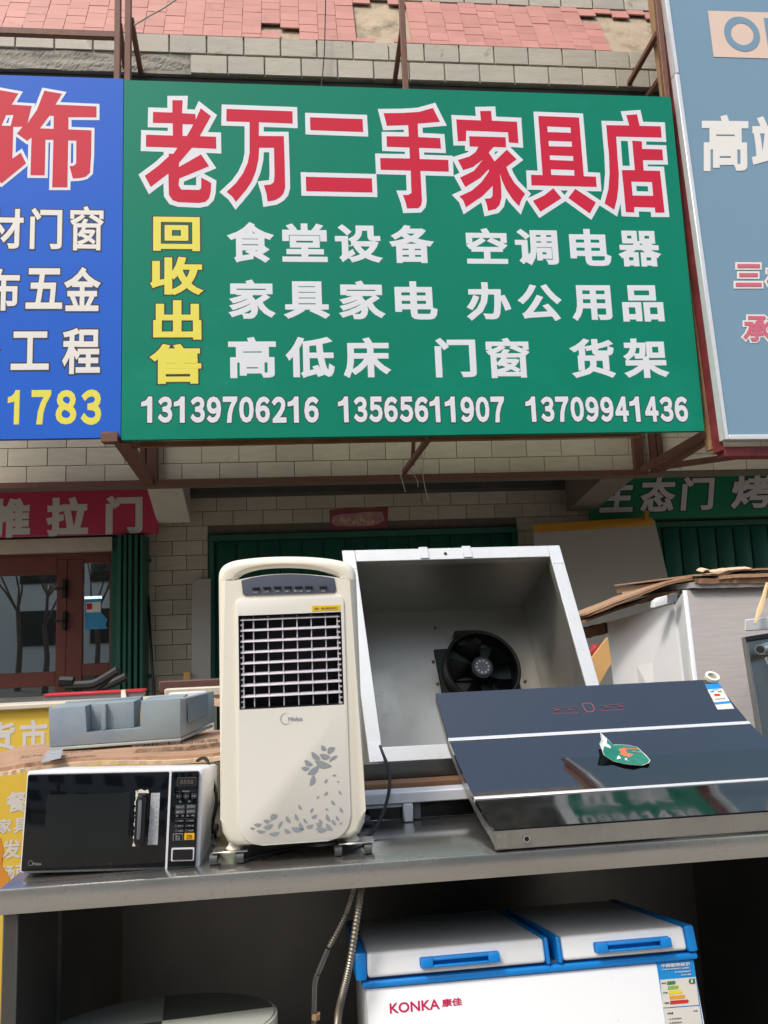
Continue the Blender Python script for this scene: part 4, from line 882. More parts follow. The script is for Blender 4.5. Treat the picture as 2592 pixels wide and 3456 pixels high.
strip('glass_panel', 0, 3, 'hood_glass_dusty', ends=(.002, .006)); strip('glass_panel', 3, 6, 'hood_glass', ends=(.006, .007)); strip('glass_panel', 6, 8, 'hood_glass', ends=(.007, 0))
def trim(i, wd):
    p = prof[i]; d = prof[i+1]-prof[i-1]; d.x = 0; d.normalize(); nn = Vector((0, -d.z, d.y)); a, b = p-d*wd/2, p+d*wd/2; o_ = p.x
    l_, r_ = hx-.001+o_, hxr+.001+o_
    hexa('bright_trim', [Vector((l_, *(a-nn*.008).yz)), Vector((r_, *(a-nn*.008).yz)), Vector((r_, *(b-nn*.008).yz)), Vector((l_, *(b-nn*.008).yz))],
         [Vector((l_, *(a+nn*.003).yz)), Vector((r_, *(a+nn*.003).yz)), Vector((r_, *(b+nn*.003).yz)), Vector((l_, *(b+nn*.003).yz))], 'trim_bright', rh, .001)
trim(3, .011); trim(6, .013)
# steel body under the glass
und = []
for j, p in enumerate(prof):
    d = (prof[min(j+1, len(prof)-1)]-prof[max(j-1, 0)]).normalized(); und.append((p, Vector((0, -d.z, d.y)).normalized()))
sec = [p-nn*.0105 for p, nn in und] + [p-nn*.034 for p, nn in und[:0:-1]] + [Vector((0, 1.7296, ZT+.004))]
sec = [v if v.z > ZT+.004 else Vector((v.x, v.y, ZT+.004)) for v in sec]
prism('steel_body', [Vector((hx+.001+p.x, p.y, p.z)) for p in sec], (W_-.002, 0, 0), 'hood_steel', rh, 0, smooth=False)
box('motor_case', hx+.25, hxr-.25, 2.13, 2.26, ZT+.003, ZT+.12, 'hood_steel', rh, .004)
box('front_lip', hx-.002, hxr+.002, 1.7265, 1.7290, ZT+.006, prof[0].z-.003, 'hood_steel', rh)
box('corner_bracket', hx, hx+.028, 1.7235, 1.7262, ZT+.008, prof[0].z-.006, 'hood_steel', rh)
for dx_ in (.007, .020):
    for dz_ in (.012, .033): tube('rivet', [Vector((hx+dx_, 1.7228, ZT+dz_)), Vector((hx+dx_, 1.7238, ZT+dz_))], .0018, 'chrome', rh, 8)
c = at(D2, 520, 873, 1.726); tube('drain_nipple', [c, c+Vector((0, -.010, 0))], .008, 'chrome', rh, 14); tube('drain_hole', [c+Vector((0, -.0102, 0)), c+Vector((0, -.0108, 0))], .005, 'inner_black', rh, 12)
def hoodpt(crop, x, y, i, lift=.001):
    a, b = prof[i].copy(), prof[i+1].copy(); a.x = b.x = 0; d = (b-a).normalized(); nn = Vector((0, -d.z, d.y)); p = onp(crop, x, y, a, nn); return p+nn*lift, nn
def hpoly(name, crop, pts, i, material, parent, lift=.001, th=.0006):
    q = [hoodpt(crop, x, y, i, lift) for x, y in pts]; return prism(name, [a for a, _ in q], -q[0][1]*th, material, parent)
hpoly('touch_symbol', D2, [(783, 245), (800, 240), (825, 241), (838, 250), (845, 272), (838, 283), (812, 285), (798, 276)], 7, 'print_red', rh)
hpoly('symbol_centre', D2, [(788, 248), (802, 244), (823, 245), (833, 252), (840, 271), (834, 279), (814, 281), (802, 274)], 7, 'hood_glass', rh, .002)
for (x0, y0, x1, y1) in ((645, 267, 700, 264), (705, 263, 765, 259), (648, 291, 770, 286), (868, 254, 920, 250), (925, 250, 978, 245), (870, 277, 985, 271)):
    hpoly('touch_line', D2, [(x0, y0), (x1, y1), (x1, y1+1.6), (x0, y0+1.6)], 7, 'print_red', rh)
for s_, (x0, y0, x1, y1) in (('照明', (655, 273, 682, 281)), ('延时', (718, 269, 742, 278)), ('弱风', (892, 259, 918, 267)), ('强风', (955, 254, 978, 263))):
    (a, nn), (b, _), (c_, _) = hoodpt(D2, x0, y1, 7), hoodpt(D2, x1, y1-3, 7), hoodpt(D2, x0, y0, 7); put_text('character', s_, a, b, c_, nn, 'print_red', rh, .01, 0, .0008)
# energy label, hanging tape roll, torn leaflet
LB = [(1362, 155), (1430, 150), (1502, 272), (1425, 280)]
hpoly('energy_label', D2, LB, 7, 'paper_grey', rh, .0015)
def lbq(u, v): a = Vector(LB[0]).lerp(Vector(LB[1]), u); b = Vector(LB[3]).lerp(Vector(LB[2]), u); return tuple(a.lerp(b, v))
for (u0, v0, u1, v1, m_) in ((0, 0, 1, .19, 'energy_blue'), (.0, .68, 1, .76, 'energy_blue'), (.12, .26, .35, .31, 'energy_blue'), (.25, .38, .62, .46, 'energy_red'), (.18, .56, .8, .58, 'key_grey'), (.6, .28, .85, .32, 'energy_green'), (.3, .22, .7, .24, 'energy_blue')):
    hpoly('label_band', D2, [lbq(u0, v0), lbq(u1, v0), lbq(u1, v1), lbq(u0, v1)], 7, m_, rh, .0022, .0005)
tr_ = thing('tape_roll', 'small cream tape roll stuck on the top corner of the range hood', 'tape roll', hoodpt(D2, 1392, 140, 7)[0])
bm = bmesh.new(); c0, nn = hoodpt(D2, 1394, 128, 7, .001); e1 = Vector((1, 0, 0)); e2 = nn.cross(e1); n_ = 24; R1, R2 = .021, .0135; rings = []
for h_, r_ in ((0, R1), (.012, R1), (.012, R2), (0.001, R2)): rings.append([bm.verts.new(c0+nn*h_+e1*r_*math.cos(2*math.pi*k/n_)+e2*r_*math.sin(2*math.pi*k/n_)) for k in range(n_)])
for j in range(4):
    for k in range(n_): bm.faces.new((rings[j][k], rings[j][(k+1) % n_], rings[(j+1) % 4][(k+1) % n_], rings[(j+1) % 4][k]))
finish('roll', bm, 'tape_residue', tr_, True)
lf = thing('torn_leaflet', 'crumpled green leaflet with white border peeling off the black glass', 'leaflet', hoodpt(D2, 980, 520, 4)[0])
def curl(x, y): return .003 + .030*max(0, (920-x)/60)**1.5 if x < 920 else .003 + .004*abs(math.sin(x*.05))
OUT = [(866, 420), (885, 428), (905, 452), (940, 440), (1000, 443), (1045, 458), (1085, 495), (1105, 520), (1098, 532), (1070, 538), (1030, 542), (985, 536), (930, 522), (885, 510), (862, 480), (872, 450)]
def lpoly(name, pts, m_, extra=0):
    bm = bmesh.new(); q = [hoodpt(D2, x, y, 4, curl(x, y)+extra)[0] for x, y in pts]; cen = sum((Vector(p) for p in pts), Vector((0, 0)))/len(pts); cc = bm.verts.new(hoodpt(D2, cen.x, cen.y, 4, curl(cen.x, cen.y)+extra)[0]); vv = [bm.verts.new(p) for p in q]
    for i in range(len(vv)): bm.faces.new((cc, vv[i], vv[(i+1) % len(vv)]))
    return finish(name, bm, m_, lf)
cen = Vector((975, 492)); lpoly('white_border', OUT, 'banner_offwhite'); lpoly('green_face', [tuple(cen+(Vector(p)-cen)*.965+Vector((0, 1))) for p in OUT], 'leaflet_green', .0012)
lpoly('teal_corner', [(869, 427), (884, 434), (903, 458), (915, 500), (888, 506), (866, 480), (875, 452)], 'leaflet_teal', .003); lpoly('orange_print', [(950, 470), (985, 465), (1005, 485), (1028, 498), (1000, 506), (962, 495)], 'leaflet_orange', .003); lpoly('white_print', [(918, 475), (940, 478), (968, 515), (945, 515)], 'banner_white', .003); lpoly('white_print', [(985, 512), (1010, 513), (1013, 525), (985, 522)], 'letter_grey', .003)
for y_, x0, x1 in ((468, 940, 955), (466, 990, 1050), (478, 1020, 1060)): lpoly('lettering', [(x0, y_), (x1, y_+3), (x1, y_+6), (x0, y_+3)], 'leaflet_orange', .003)

# ---- open sheet-metal duct box with an extractor fan
TLb, TRb, BRb, BLb = at(S, 742, 1190, 2.78), at(S, 1207, 1177, 2.78), at(S, 1338, 1622, 2.5), at(S, 798, 1648, 2.5)
Ub = ((TRb-TLb)+(BRb-BLb)).normalized(); Vb = ((TLb-BLb)+(TRb-BRb)).normalized(); Nb = Ub.cross(Vb).normalized()   # toward the viewer
if Nb.y > 0: Nb = -Nb
Wb, Hb = .81, (TLb-BLb).length; DB = .56; FB = .046
db = thing('duct_box', 'open galvanized sheet-metal duct box with white edges and fan inside', 'duct box', BLb+Ub*Wb/2)
def bp(u, v, d): return BLb + Ub*u + Vb*v - Nb*d
def bbox(name, u0, u1, v0, v1, d0, d1, material, parent=db, r=0):
    return hexa(name, [bp(u0, v0, d0), bp(u1, v0, d0), bp(u1, v0, d1), bp(u0, v0, d1)], [bp(u0, v1, d0), bp(u1, v1, d0), bp(u1, v1, d1), bp(u0, v1, d1)], material, parent, r)
def skew(u, v): return bp(u, v, 0)
for (u0, u1, v0, v1) in ((0, FB, 0, Hb), (Wb-FB, Wb, 0, Hb), (FB+.001, Wb-FB-.001, Hb-FB, Hb), (FB+.001, Wb-FB-.001, 0, FB)): bbox('rim', u0, u1, v0, v1, -.004, .004, 'edge_metal', db, .0015)
bbox('top_panel', .004, Wb-.004, Hb-.012, Hb-.004, .006, DB, 'galvanized'); bbox('bottom_panel', .004, Wb-.004, .004, .012, .006, DB, 'galvanized')
bbox('side_panel', .004, .012, .013, Hb-.013, .006, DB, 'galvanized'); bbox('side_panel', Wb-.012, Wb-.004, .013, Hb-.013, .006, DB, 'galvanized')
bbox('back_panel', .004, Wb-.004, .004, Hb-.004, DB+.001, DB+.008, 'galvanized')
bbox('inner_return', FB-.004, FB, FB, Hb-FB, .005, .035, 'galvanized'); bbox('inner_return', Wb-FB, Wb-FB+.004, FB, Hb-FB, .005, .035, 'galvanized'); bbox('inner_return', FB, Wb-FB, FB-.004, FB, .005, .06, 'galvanized'); bbox('inner_return', FB, Wb-FB, Hb-FB, Hb-FB+.004, .005, .035, 'galvanized')
for u_ in (.28, .44): bbox('clip', u_, u_+.032, Hb-FB+.004, Hb+.004, -.009, -.0045, 'edge_metal', db, .001)
c = bp(.375, Hb-.024, -.005); tube('bolt_hole', [c, c+Nb*.001], .006, 'inner_black', db, 12)
for (u0, v0) in ((0, 0), (0, Hb-FB-.03), (Wb-FB, Hb-FB-.03)): bbox('weld_patch', u0+.002, u0+FB-.002, v0+.002, v0+FB+.02, -.0052, -.0045, 'alu', db)
fc = onp(B2, 945, 1250, bp(0, 0, DB), Nb); dF = fc-BLb+Nb*DB; k_ = Ub.dot(Vb); fv = (dF.dot(Vb)-k_*dF.dot(Ub))/(1-k_*k_); fu = dF.dot(Ub)-k_*fv
fan = bbox('fan_plate', fu-.165, fu+.165, fv-.15, fv+.115, DB-.012, DB, 'fan_green', db, .003)
bbox('fan_bracket', fu-.075, fu+.03, fv+.11, fv+.175, DB-.06, DB-.002, 'fan_black', db, .003)
bm = bmesh.new(); n_ = 40; rings = []
for d_, r_ in ((DB-.013, .150), (DB-.115, .152), (DB-.118, .147), (DB-.113, .140), (DB-.013, .136)): rings.append([bm.verts.new(bp(fu+r_*math.cos(2*math.pi*k/n_), fv+r_*math.sin(2*math.pi*k/n_), d_)) for k in range(n_)])
for j in range(4):
    for k in range(n_): bm.faces.new((rings[j][k], rings[j][(k+1) % n_], rings[j+1][(k+1) % n_], rings[j+1][k]))
finish('fan_shroud', bm, 'fan_black', db, True)
for d0_, d1_, r_, m_ in ((DB-.10, DB-.014, .044, 'fan_black'), (DB-.106, DB-.101, .034, 'grey_plastic')):
    bm = bmesh.new(); add_tube(bm, [bp(fu, fv, d0_), bp(fu, fv, d1_)], r_, 24); finish('fan_hub', bm, m_, db, True)
for k in range(10):
    a = 2*math.pi*k/10; c = bp(fu+.024*math.cos(a), fv+.024*math.sin(a), DB-.1065); tube('hub_dot', [c, c+Nb*.0008], .0035, 'alu', db, 6)
for k in range(5):
    a0 = 2*math.pi*k/5+.5; bm = bmesh.new(); g = []
    for i in range(7):
        r_ = .04+.094*i/6; row = []
        for j in range(4):
            t = j/3; aa = a0 + (t-.5)*(.62+.12*i/6) + .10*i/6; row.append(bm.verts.new(bp(fu+r_*math.cos(aa), fv+r_*math.sin(aa), DB-.085+.05*t)))
        g.append(row)
    for i in range(6):
        for j in range(3): bm.faces.new((g[i][j], g[i][j+1], g[i+1][j+1], g[i+1][j]))
    bmesh.ops.solidify(bm, geom=list(bm.faces), thickness=.002); finish('fan_blade', bm, 'fan_black', db, True)
bbox('fan_guard_bar', fu-.13, fu+.13, fv-.03, fv-.022, DB-.03, DB-.024, 'fan_black', db); bbox('guide_plate', fu+.05, fu+.11, fv-.09, fv-.02, DB-.02, DB-.0125, 'galvanized', db)
for (x_, y_) in ((680, 955), (722, 1110), (668, 1168), (695, 1305), (1240, 1290)):
    c = onp(B2, x_, y_, bp(0, 0, DB-.001), Nb); tube('screw', [c, c+Nb*.005], .006, 'rusty', db, 8)
# ---- white window frame lying on the table under the duct box
wf = thing('window_frame', 'grey-white aluminium window frame lying under the duct box', 'window frame', at(G5, 800, 1100, 2.04))
YW = 2.04; q = lambda x, y, Y=YW: at(G5, x, y, Y)
xL, xR = q(60, 900).x, .62
z_ = lambda y: q(800, y).z
box('frame_rail', xL, xR, YW-.02, YW+.03, z_(845), z_(715), 'alu_white', wf, .003)
box('rail_lip', xL, q(685, 860).x, YW-.012, YW+.02, z_(890), z_(846), 'alu_white', wf, .002)
box('mullion', q(690, 900).x, q(800, 900).x, YW-.02, YW+.02, ZT+.001, z_(846), 'alu_white', wf, .003)
box('mullion', q(806, 900).x, q(900, 900).x, YW+.0, YW+.03, ZT+.001, z_(846), 'grey_plastic', wf, .003)
box('dark_pane', xL+.01, xR-.002, YW+.022, YW+.027, ZT+.001, z_(848), 'mw_glass', wf)
tag(box('wooden_batten', xL-.02, xR, 2.085, 2.13, at(G5, 800, 713, 2.085).z, at(G5, 800, 622, 2.085).z, 'cardboard_dark', None, .003), 'brown wooden batten between the window frame and the duct box', 'batten')
tag(box('sheet_panel', xL-.02, xR, 2.14, 2.155, at(G5, 800, 640, 2.14).z, at(G5, 800, 402, 2.14).z, 'steel_dark'), 'dark mottled steel strip below the open duct box', 'steel strip')

# ---- chest freezer under the table
YZ = 1.83
TILT = math.radians(12); PIV = Vector((.54, YZ, at(D4, 560, 405, YZ).z))
fz = thing('chest_freezer', 'white chest freezer with bright blue trim and two lids under the table', 'freezer', PIV)
def untilt(p):   # from the leaning freezer's place back to its upright drawing
    d = p-PIV; return PIV + Vector((d.x, d.y*math.cos(TILT)-d.z*math.sin(TILT), d.y*math.sin(TILT)+d.z*math.cos(TILT)))
FN = Vector((0, -math.cos(TILT), math.sin(TILT)))
def qz(crop, x, y, Y=YZ): return untilt(onp(crop, x, y, PIV, FN)) + Vector((0, Y-YZ, 0))
q4 = lambda x, y, Y=YZ: qz(D4, x, y, Y)
fl, frr = q4(240, 600).x, q4(1415, 500).x
zl1 = (q4(255, 435).z+q4(890, 375).z)/2; zl0 = (q4(258, 525).z+q4(895, 460).z)/2; zb1 = (q4(240, 532).z+q4(1420, 430).z)/2; zb0 = (q4(240, 562).z+q4(1420, 452).z)/2
xm1, xm2 = q4(886, 420).x, q4(912, 410).x; YK = YZ+.48
box('cabinet', fl+.004, frr-.004, YZ+.004, YK, zl1-.70, zb0-.001, 'freezer_white', fz, .006, 2)
box('blue_band', fl-.004, frr+.004, YZ-.004, YK+.004, zb0, zb1, 'freezer_blue', fz, .005, 2)
box('gasket', fl+.01, frr-.01, YZ+.012, YK-.01, zb1+.001, zl0-.0005, 'freezer_grey', fz)
for x0, x1, caps in ((q4(206, 470).x, xm1, (1, 0)), (xm2, frr+.004, (0, 1))):
    c0, c1 = (.026 if caps[0] else .012), (.024 if caps[1] else .010)
    lid = hexa('lid', [Vector(p) for p in ((x0+c0, YZ-.010, zl0), (x1-c1, YZ-.010, zl0), (x1-c1, YK, zl0), (x0+c0, YK, zl0))], [Vector(p) for p in ((x0+c0, YZ-.006, zl1), (x1-c1, YZ-.006, zl1), (x1-c1, YK, zl1), (x0+c0, YK, zl1))], 'freezer_white', fz, .008, 3)
    for a, b in ((x0, x0+c0-.0005), (x1-c1+.0005, x1)):
        hexa('end_cap', [Vector(p) for p in ((a, YZ-.012, zl0-.004), (b, YZ-.012, zl0-.004), (b, YK, zl0-.004), (a, YK, zl0-.004))], [Vector(p) for p in ((a, YZ-.008, zl1+.002), (b, YZ-.008, zl1+.002), (b, YK, zl1+.002), (a, YK, zl1+.002))], 'freezer_blue', lid, .006, 2)
    wl = x1-x0; cxh = x0+wl*(.53 if caps[0] else .53); hw_ = .090; hz0, hz1 = zl0+.012, zl1-.016
    hb_ = prism('handle_plate', [Vector((x_, YZ-.0125, z)) for x_, z in rrect(cxh-hw_, cxh+hw_, hz0, hz1, .004)], (0, .004, 0), 'freezer_blue', lid, .001)
    zo0, zo1 = hz0+.006, hz1-.006
    for (xa_, xb_, za_, zb_) in ((cxh-hw_+.002, cxh-hw_+.028, hz0+.001, hz1-.001), (cxh+hw_-.028, cxh+hw_-.002, hz0+.001, hz1-.001), (cxh-hw_+.0285, cxh+hw_-.0285, hz1-.0065, hz1-.001), (cxh-hw_+.0285, cxh+hw_-.0285, hz0+.001, hz0+.006)):
        box('grip_rim', xa_, xb_, YZ-.028, YZ-.0127, za_, zb_, 'freezer_blue', hb_, .0018, 2)
def ftext(s, x0, y0, x1, y1, m_, bold, nm='maker_lettering', lift=.0008):
    a, b, c_ = q4(x0, y1+ .0, YZ+.004), q4(x1, y1-22, YZ+.004), q4(x0, y0, YZ+.004); a.z = b.z = (a.z+b.z)/2; c_.x = a.x
    return put_text(nm, s, a, b, c_, NV, m_, fz, bold, 0, lift)
ftext('KONKA', 330, 612, 506, 652, 'konka_red', .022); ftext('康佳', 514, 597, 584, 634, 'konka_red', .03)
el = prism('energy_label', [qz(G2, x, y, YZ+.003) for x, y in ((370, 548), (1065, 495), (1330, 2300), (640, 2330))], (0, .0006, 0), 'energy_blue', fz)
g2 = lambda x, y, d: qz(G2, x, y, YZ+.003-d)
def gpoly(nm, pts, d, m_): return prism(nm, [g2(x, y, d) for x, y in pts], (0, .0004, 0), m_, el)
gpoly('label_sheet', ((438, 872), (1100, 818), (1165, 1338), (490, 1392)), .0012, 'paper_grey'); gpoly('label_sheet', ((500, 1410), (1172, 1358), (1310, 2280), (640, 2310)), .0012, 'paper_grey')
for (x0, y0, wd, m_) in ((568, 930, 160, 'energy_green'), (580, 1020, 205, 'energy_lime'), (598, 1108, 255, 'energy_yellow'), (612, 1200, 295, 'energy_orange'), (622, 1292, 350, 'energy_red')):
    k = wd*.075; gpoly('grade_bar', ((x0, y0-30), (x0+wd-20, y0-30-k), (x0+wd, y0-k), (x0+wd-20, y0+36-k), (x0, y0+38)), .002, m_)
gpoly('grade_mark', ((965, 900), (985, 850), (1085, 842), (1092, 942), (990, 950)), .002, 'energy_green')
def gtx(s, x0, y0, x1, y1, m_, bold=.03, d=.0022, sk=.075):
    bl, br, tl = g2(x0, y1, 0), g2(x1, y1-(x1-x0)*sk, 0), g2(x0, y0, 0); put_text('character', s, bl, br, tl, NV, m_, el, bold, 0, d)
gtx('1', 1010, 860, 1040, 925, 'paper_grey', .05, .0028)
gtx('中国能效标识', 455, 575, 990, 645, 'paper_grey', .03); gtx('CHINA ENERGY LABEL', 465, 665, 985, 692, 'paper_grey', .02); gtx('生产者名称规格型号', 705, 712, 1005, 745, 'paper_grey', .02); gtx('BCD-208', 830, 765, 1010, 790, 'paper_grey', .02)
gtx('耗能低', 462, 922, 548, 948, 'banner_ink', .03); gtx('中等', 485, 1100, 575, 1130, 'banner_ink', .03); gtx('耗能高', 515, 1288, 600, 1318, 'banner_ink', .03)
gtx('耗电量', 572, 1480, 680, 1515, 'banner_ink', .04); gtx('0.48', 1055, 1438, 1130, 1465, 'banner_ink', .03); gtx('冷冻室容积', 595, 1590, 840, 1615, 'key_grey', .01); gtx('冷藏室容积', 600, 1665, 845, 1690, 'key_grey', .01)
fz.rotation_euler.x = -TILT

# ---- round table top and gas hoses under the table
zr = 1.62-.862; rr_ = .255; ctr = Vector((-.345, 1.90, zr))
rt_ = thing('round_table_top', 'round cream table top with reflections painted as dark quarters under the steel table', 'table top', ctr)
def disc(nm, r0, r1, z0, z1, m_, parent, a0=0, a1=2*math.pi, n=48, rb=0):
    bm = bmesh.new(); ps = [Vector((ctr.x+r1*math.cos(a0+(a1-a0)*k/n), ctr.y+r1*math.sin(a0+(a1-a0)*k/n), z0)) for k in range(n if a1-a0 > 6.28 else n+1)]
    if a1-a0 < 6.28: ps.append(Vector((ctr.x, ctr.y, z0)))
    add_hexa(bm, ps, [p+Vector((0, 0, z1-z0)) for p in ps])
    if rb: bev(bm, rb, 2, [e for e in bm.edges if abs(e.verts[0].co.z-e.verts[1].co.z) < 1e-6])
    return finish(nm, bm, m_, parent, True)
top_ = disc('rim', 0, rr_, zr-.03, zr-.004, 'disc_cream', rt_, rb=.006)
for a0, m_ in ((.15, 'disc_reflect_dark'), (.15+math.pi/2, 'disc_reflect_mid'), (.15+math.pi, 'disc_reflect_dark'), (.15+1.5*math.pi, 'disc_cream')): disc('painted_reflection', 0, rr_-.008, zr-.0035, zr, m_, top_, a0, a0+math.pi/2-.004, 14)  # quarter tones imitate reflections in the top as fixed colour
tube('pedestal', [Vector((ctr.x, ctr.y, zr-.031)), Vector((ctr.x, ctr.y, .22))], .03, 'steel_dark', rt_, 16)
rt_.rotation_euler.x = -TILT
def hose(nm, pts, r, label):
    sp = spline(pts, 14); bm = bmesh.new(); rad = []; P_ = []
    for i in range(len(sp)-1):
        for t in (0, .5): P_.append(sp[i].lerp(sp[i+1], t)); rad.append(r*(1.0 if t == 0 else .78))
    add_tube(bm, P_, rad, 10); return tag(finish(nm, bm, 'hose_steel', None, True), label, 'hose')
hose('gas_hose', [at(D3, a, b, 1.765) for a, b in ((1560, 225), (1545, 330), (1510, 560), (1478, 700), (1458, 790), (1448, 900))], .0085, 'thick ribbed steel gas hose hanging beside the freezer')
hose('gas_hose', [at(D3, a, b, 1.80) for a, b in ((1530, 225), (1490, 360), (1415, 510))], .0065, 'thin ribbed hose slanting down left of the thick gas hose')
tag(tube('hose_end_pipe', spline([at(D3, a, b, 1.80) for a, b in ((1414, 512), (1385, 580), (1358, 650), (1354, 720), (1352, 800), (1350, 880))]), .0058, 'steel_dark'), 'dark pipe with brass nut at the lower end of the thin hose', 'pipe')
tube_n = tag(tube('pipe_nut', [at(D3, 1361, 790, 1.80), at(D3, 1360, 815, 1.80)], .010, 'rusty', None, 6), 'small brass nut on the dark pipe under the table', 'nut')

# ================================================================== clutter behind the table, left side
YY = 2.80
yb = thing('yellow_signboard', 'yellow light box signboard with pale characters standing behind the microwave', 'sign', at(D0, 100, 1600, YY))
zt_ = at(D0, 100, 300, YY).z; xL_ = -1.75; xR_ = at(D0, 1440, 300, YY).x
box('panel', xL_, xR_, YY, YY+.05, .121, zt_-.001, 'yellow_board', yb); box('top_rail', xL_, xR_+.01, YY-.02, YY+.07, zt_, at(D0, 100, 262, YY).z, 'cream_rail', yb, .004); box('side_rail', xR_+.001, xR_+.03, YY-.02, YY+.07, .121, zt_-.001, 'cream_rail', yb, .004)
for ch, bx in (('货', (-150, 395, 108, 590)), ('市', (140, 375, 332, 600)), ('餐', (45, 880, 190, 1020)), ('家', (-15, 1068, 85, 1165)), ('具', (95, 1060, 200, 1165)), ('发', (12, 1215, 150, 1345)), ('场', (10, 1395, 105, 1490)), ('西', (112, 1390, 210, 1480))):
    text_at(ch, D0, bx, YY, 'letter_grey', yb, .03, lift=.001)
prism('orange_print', [at(D0, a, b, YY-.002) for a, b in ((-200, 1180), (5, 1200), (25, 1300), (10, 1380), (60, 1460), (90, 1560), (-200, 1700))], (0, .0015, 0), 'orange_print', yb)
# flattened carton
YC0, YC1 = 2.16, 2.60
ct = thing('flattened_carton', 'flattened brown cardboard carton with printed letters behind the microwave', 'cardboard', at(D0, 760, 700, 2.3))
def sheet(nm, front, back, yf, ybk, m_, parent, th=.012, sub=6, wave=.0010):
    fr_ = spline([at(D0, a, b, yf) for a, b in front], sub); bk_ = spline([at(D0, a, b, ybk) for a, b in back], sub); n = len(fr_); bm = bmesh.new(); g = []
    for j in range(5):
        row = []
        for i in range(n):
            p = fr_[i].lerp(bk_[i], j/4); p = p + Vector((0, random.uniform(-1, 1)*(.004 if j == 0 else 0), wave*math.sin(i*.7+j))); row.append(p)
        g.append(row)
    T_ = [[bm.verts.new(p) for p in r] for r in g]; B_ = [[bm.verts.new(p-Vector((0, 0, th))) for p in r] for r in g]
    for j in range(4):
        for i in range(n-1): bm.faces.new((T_[j][i], T_[j][i+1], T_[j+1][i+1], T_[j+1][i])); bm.faces.new((B_[j][i], B_[j+1][i], B_[j+1][i+1], B_[j][i+1]))
    for i in range(n-1): bm.faces.new((T_[0][i], B_[0][i], B_[0][i+1], T_[0][i+1])); bm.faces.new((T_[4][i], T_[4][i+1], B_[4][i+1], B_[4][i]))
    for j in range(4): bm.faces.new((T_[j][0], T_[j+1][0], B_[j+1][0], B_[j][0])); bm.faces.new((T_[j][-1], B_[j][-1], B_[j+1][-1], T_[j+1][-1]))
    return finish(nm, bm, m_, parent)
random.seed(11)
sheet('upper_sheet', ((-260, 690), (-10, 705), (180, 680), (450, 655), (830, 632), (1130, 628), (1540, 600)), ((-60, 610), (60, 588), (120, 562), (340, 540), (700, 520), (1100, 480), (1540, 440)), YC0, YC1, 'cardboard', ct)
sheet('lower_sheet', ((-260, 730), (-10, 738), (180, 712), (450, 678), (830, 655), (1130, 660), (1540, 630)), ((-60, 640), (60, 620), (120, 600), (340, 580), (700, 560), (1100, 520), (1540, 480)), YC0-.012, YC1-.05, 'cardboard_torn', ct, .010)
def on_sheet(x, y):  # upper sheet surface: blend of its front and back edges
    zf = at(D0, 700, 640, YC0); zk = at(D0, 700, 520, YC1); n = Vector((0, -(zk.z-zf.z), YC1-YC0)).normalized(); return onp(D0, x, y, zf+Vector((0, 0, .012)), n), n
def ctext(s, x0, y0, x1, y1, sk=-.06):
    (a, n), (b, _), (c_, _) = on_sheet(x0, y1), on_sheet(x1, y1+(x1-x0)*sk), on_sheet(x0+25, y0); put_text('printed_lettering', s, a, b, c_, n, 'carton_ink', ct, .02, 0, .004)
ctext('四川风味卤味鸭', 915, 548, 1530, 578); ctext('SICHUAN SPECIAL', 130, 635, 650, 655, -.1)
prism('clear_tape', [on_sheet(a, b)[0]+Vector((0, 0, .006)) for a, b in ((330, 600), (440, 590), (425, 655), (290, 690))], (0, 0, -.001), 'tape_clear', ct)
prop = tag(box('crate', -.54, -.27, 2.2, 2.58, ZT+.002, ZT+.085, 'wood_raw', None, .004), 'low pale wooden crate under the flattened carton', 'crate')
# blue-grey moulded tray standing on the carton
YT = 2.36
ty = thing('moulded_tray', 'blue-grey moulded packing tray with square notches on the carton', 'tray', at(D0, 760, 540, YT))
tq = lambda x, y, d=0: at(D0, x, y, YT)+Vector((0, d, 0))
def tbx(nm, pts, d0, d1, m_='tray_grey', r=.004): return prism(nm, [tq(x, y, d0) for x, y in pts], (0, d1-d0, 0), m_, ty, r)
tbx('front_wall', ((340, 292), (600, 275), (601, 463), (988, 438), (987, 240), (1262, 222), (1265, 497), (345, 565)), 0, .14, r=.002)
tbx('notch_back', ((602, 276), (910, 256), (910, 441), (602, 461)), .05, .139, r=.001)
tbx('notch_rib', ((690, 272), (720, 270), (720, 452), (690, 454)), .03, .049, r=.001)
hexa('end_wall', [tq(1266, 497), tq(1455, 440, .18), tq(1435, 441, .19), tq(1250, 498, .02)], [tq(1262, 222), tq(1448, 205, .18), tq(1430, 206, .19), tq(1246, 223, .02)], 'tray_edge', ty, .003)
hexa('end_pocket', [tq(1310, 400, .022), tq(1420, 370, .128), tq(1415, 371, .135), tq(1305, 401, .03)], [tq(1308, 225, .022), tq(1418, 212, .128), tq(1413, 213, .135), tq(1303, 226, .03)], 'tray_grey', ty)
b_ = [tq(345, 566), tq(1265, 498), tq(1440, 455, .18), tq(500, 500, .20)]; hexa('base_plate', [p-Vector((0, 0, .010)) for p in b_], [p-Vector((0, 0, .001)) for p in b_], 'tray_edge', ty, .002)
tbx('rear_wall', ((340, 285), (910, 245), (910, 300), (340, 340)), .15, .18)
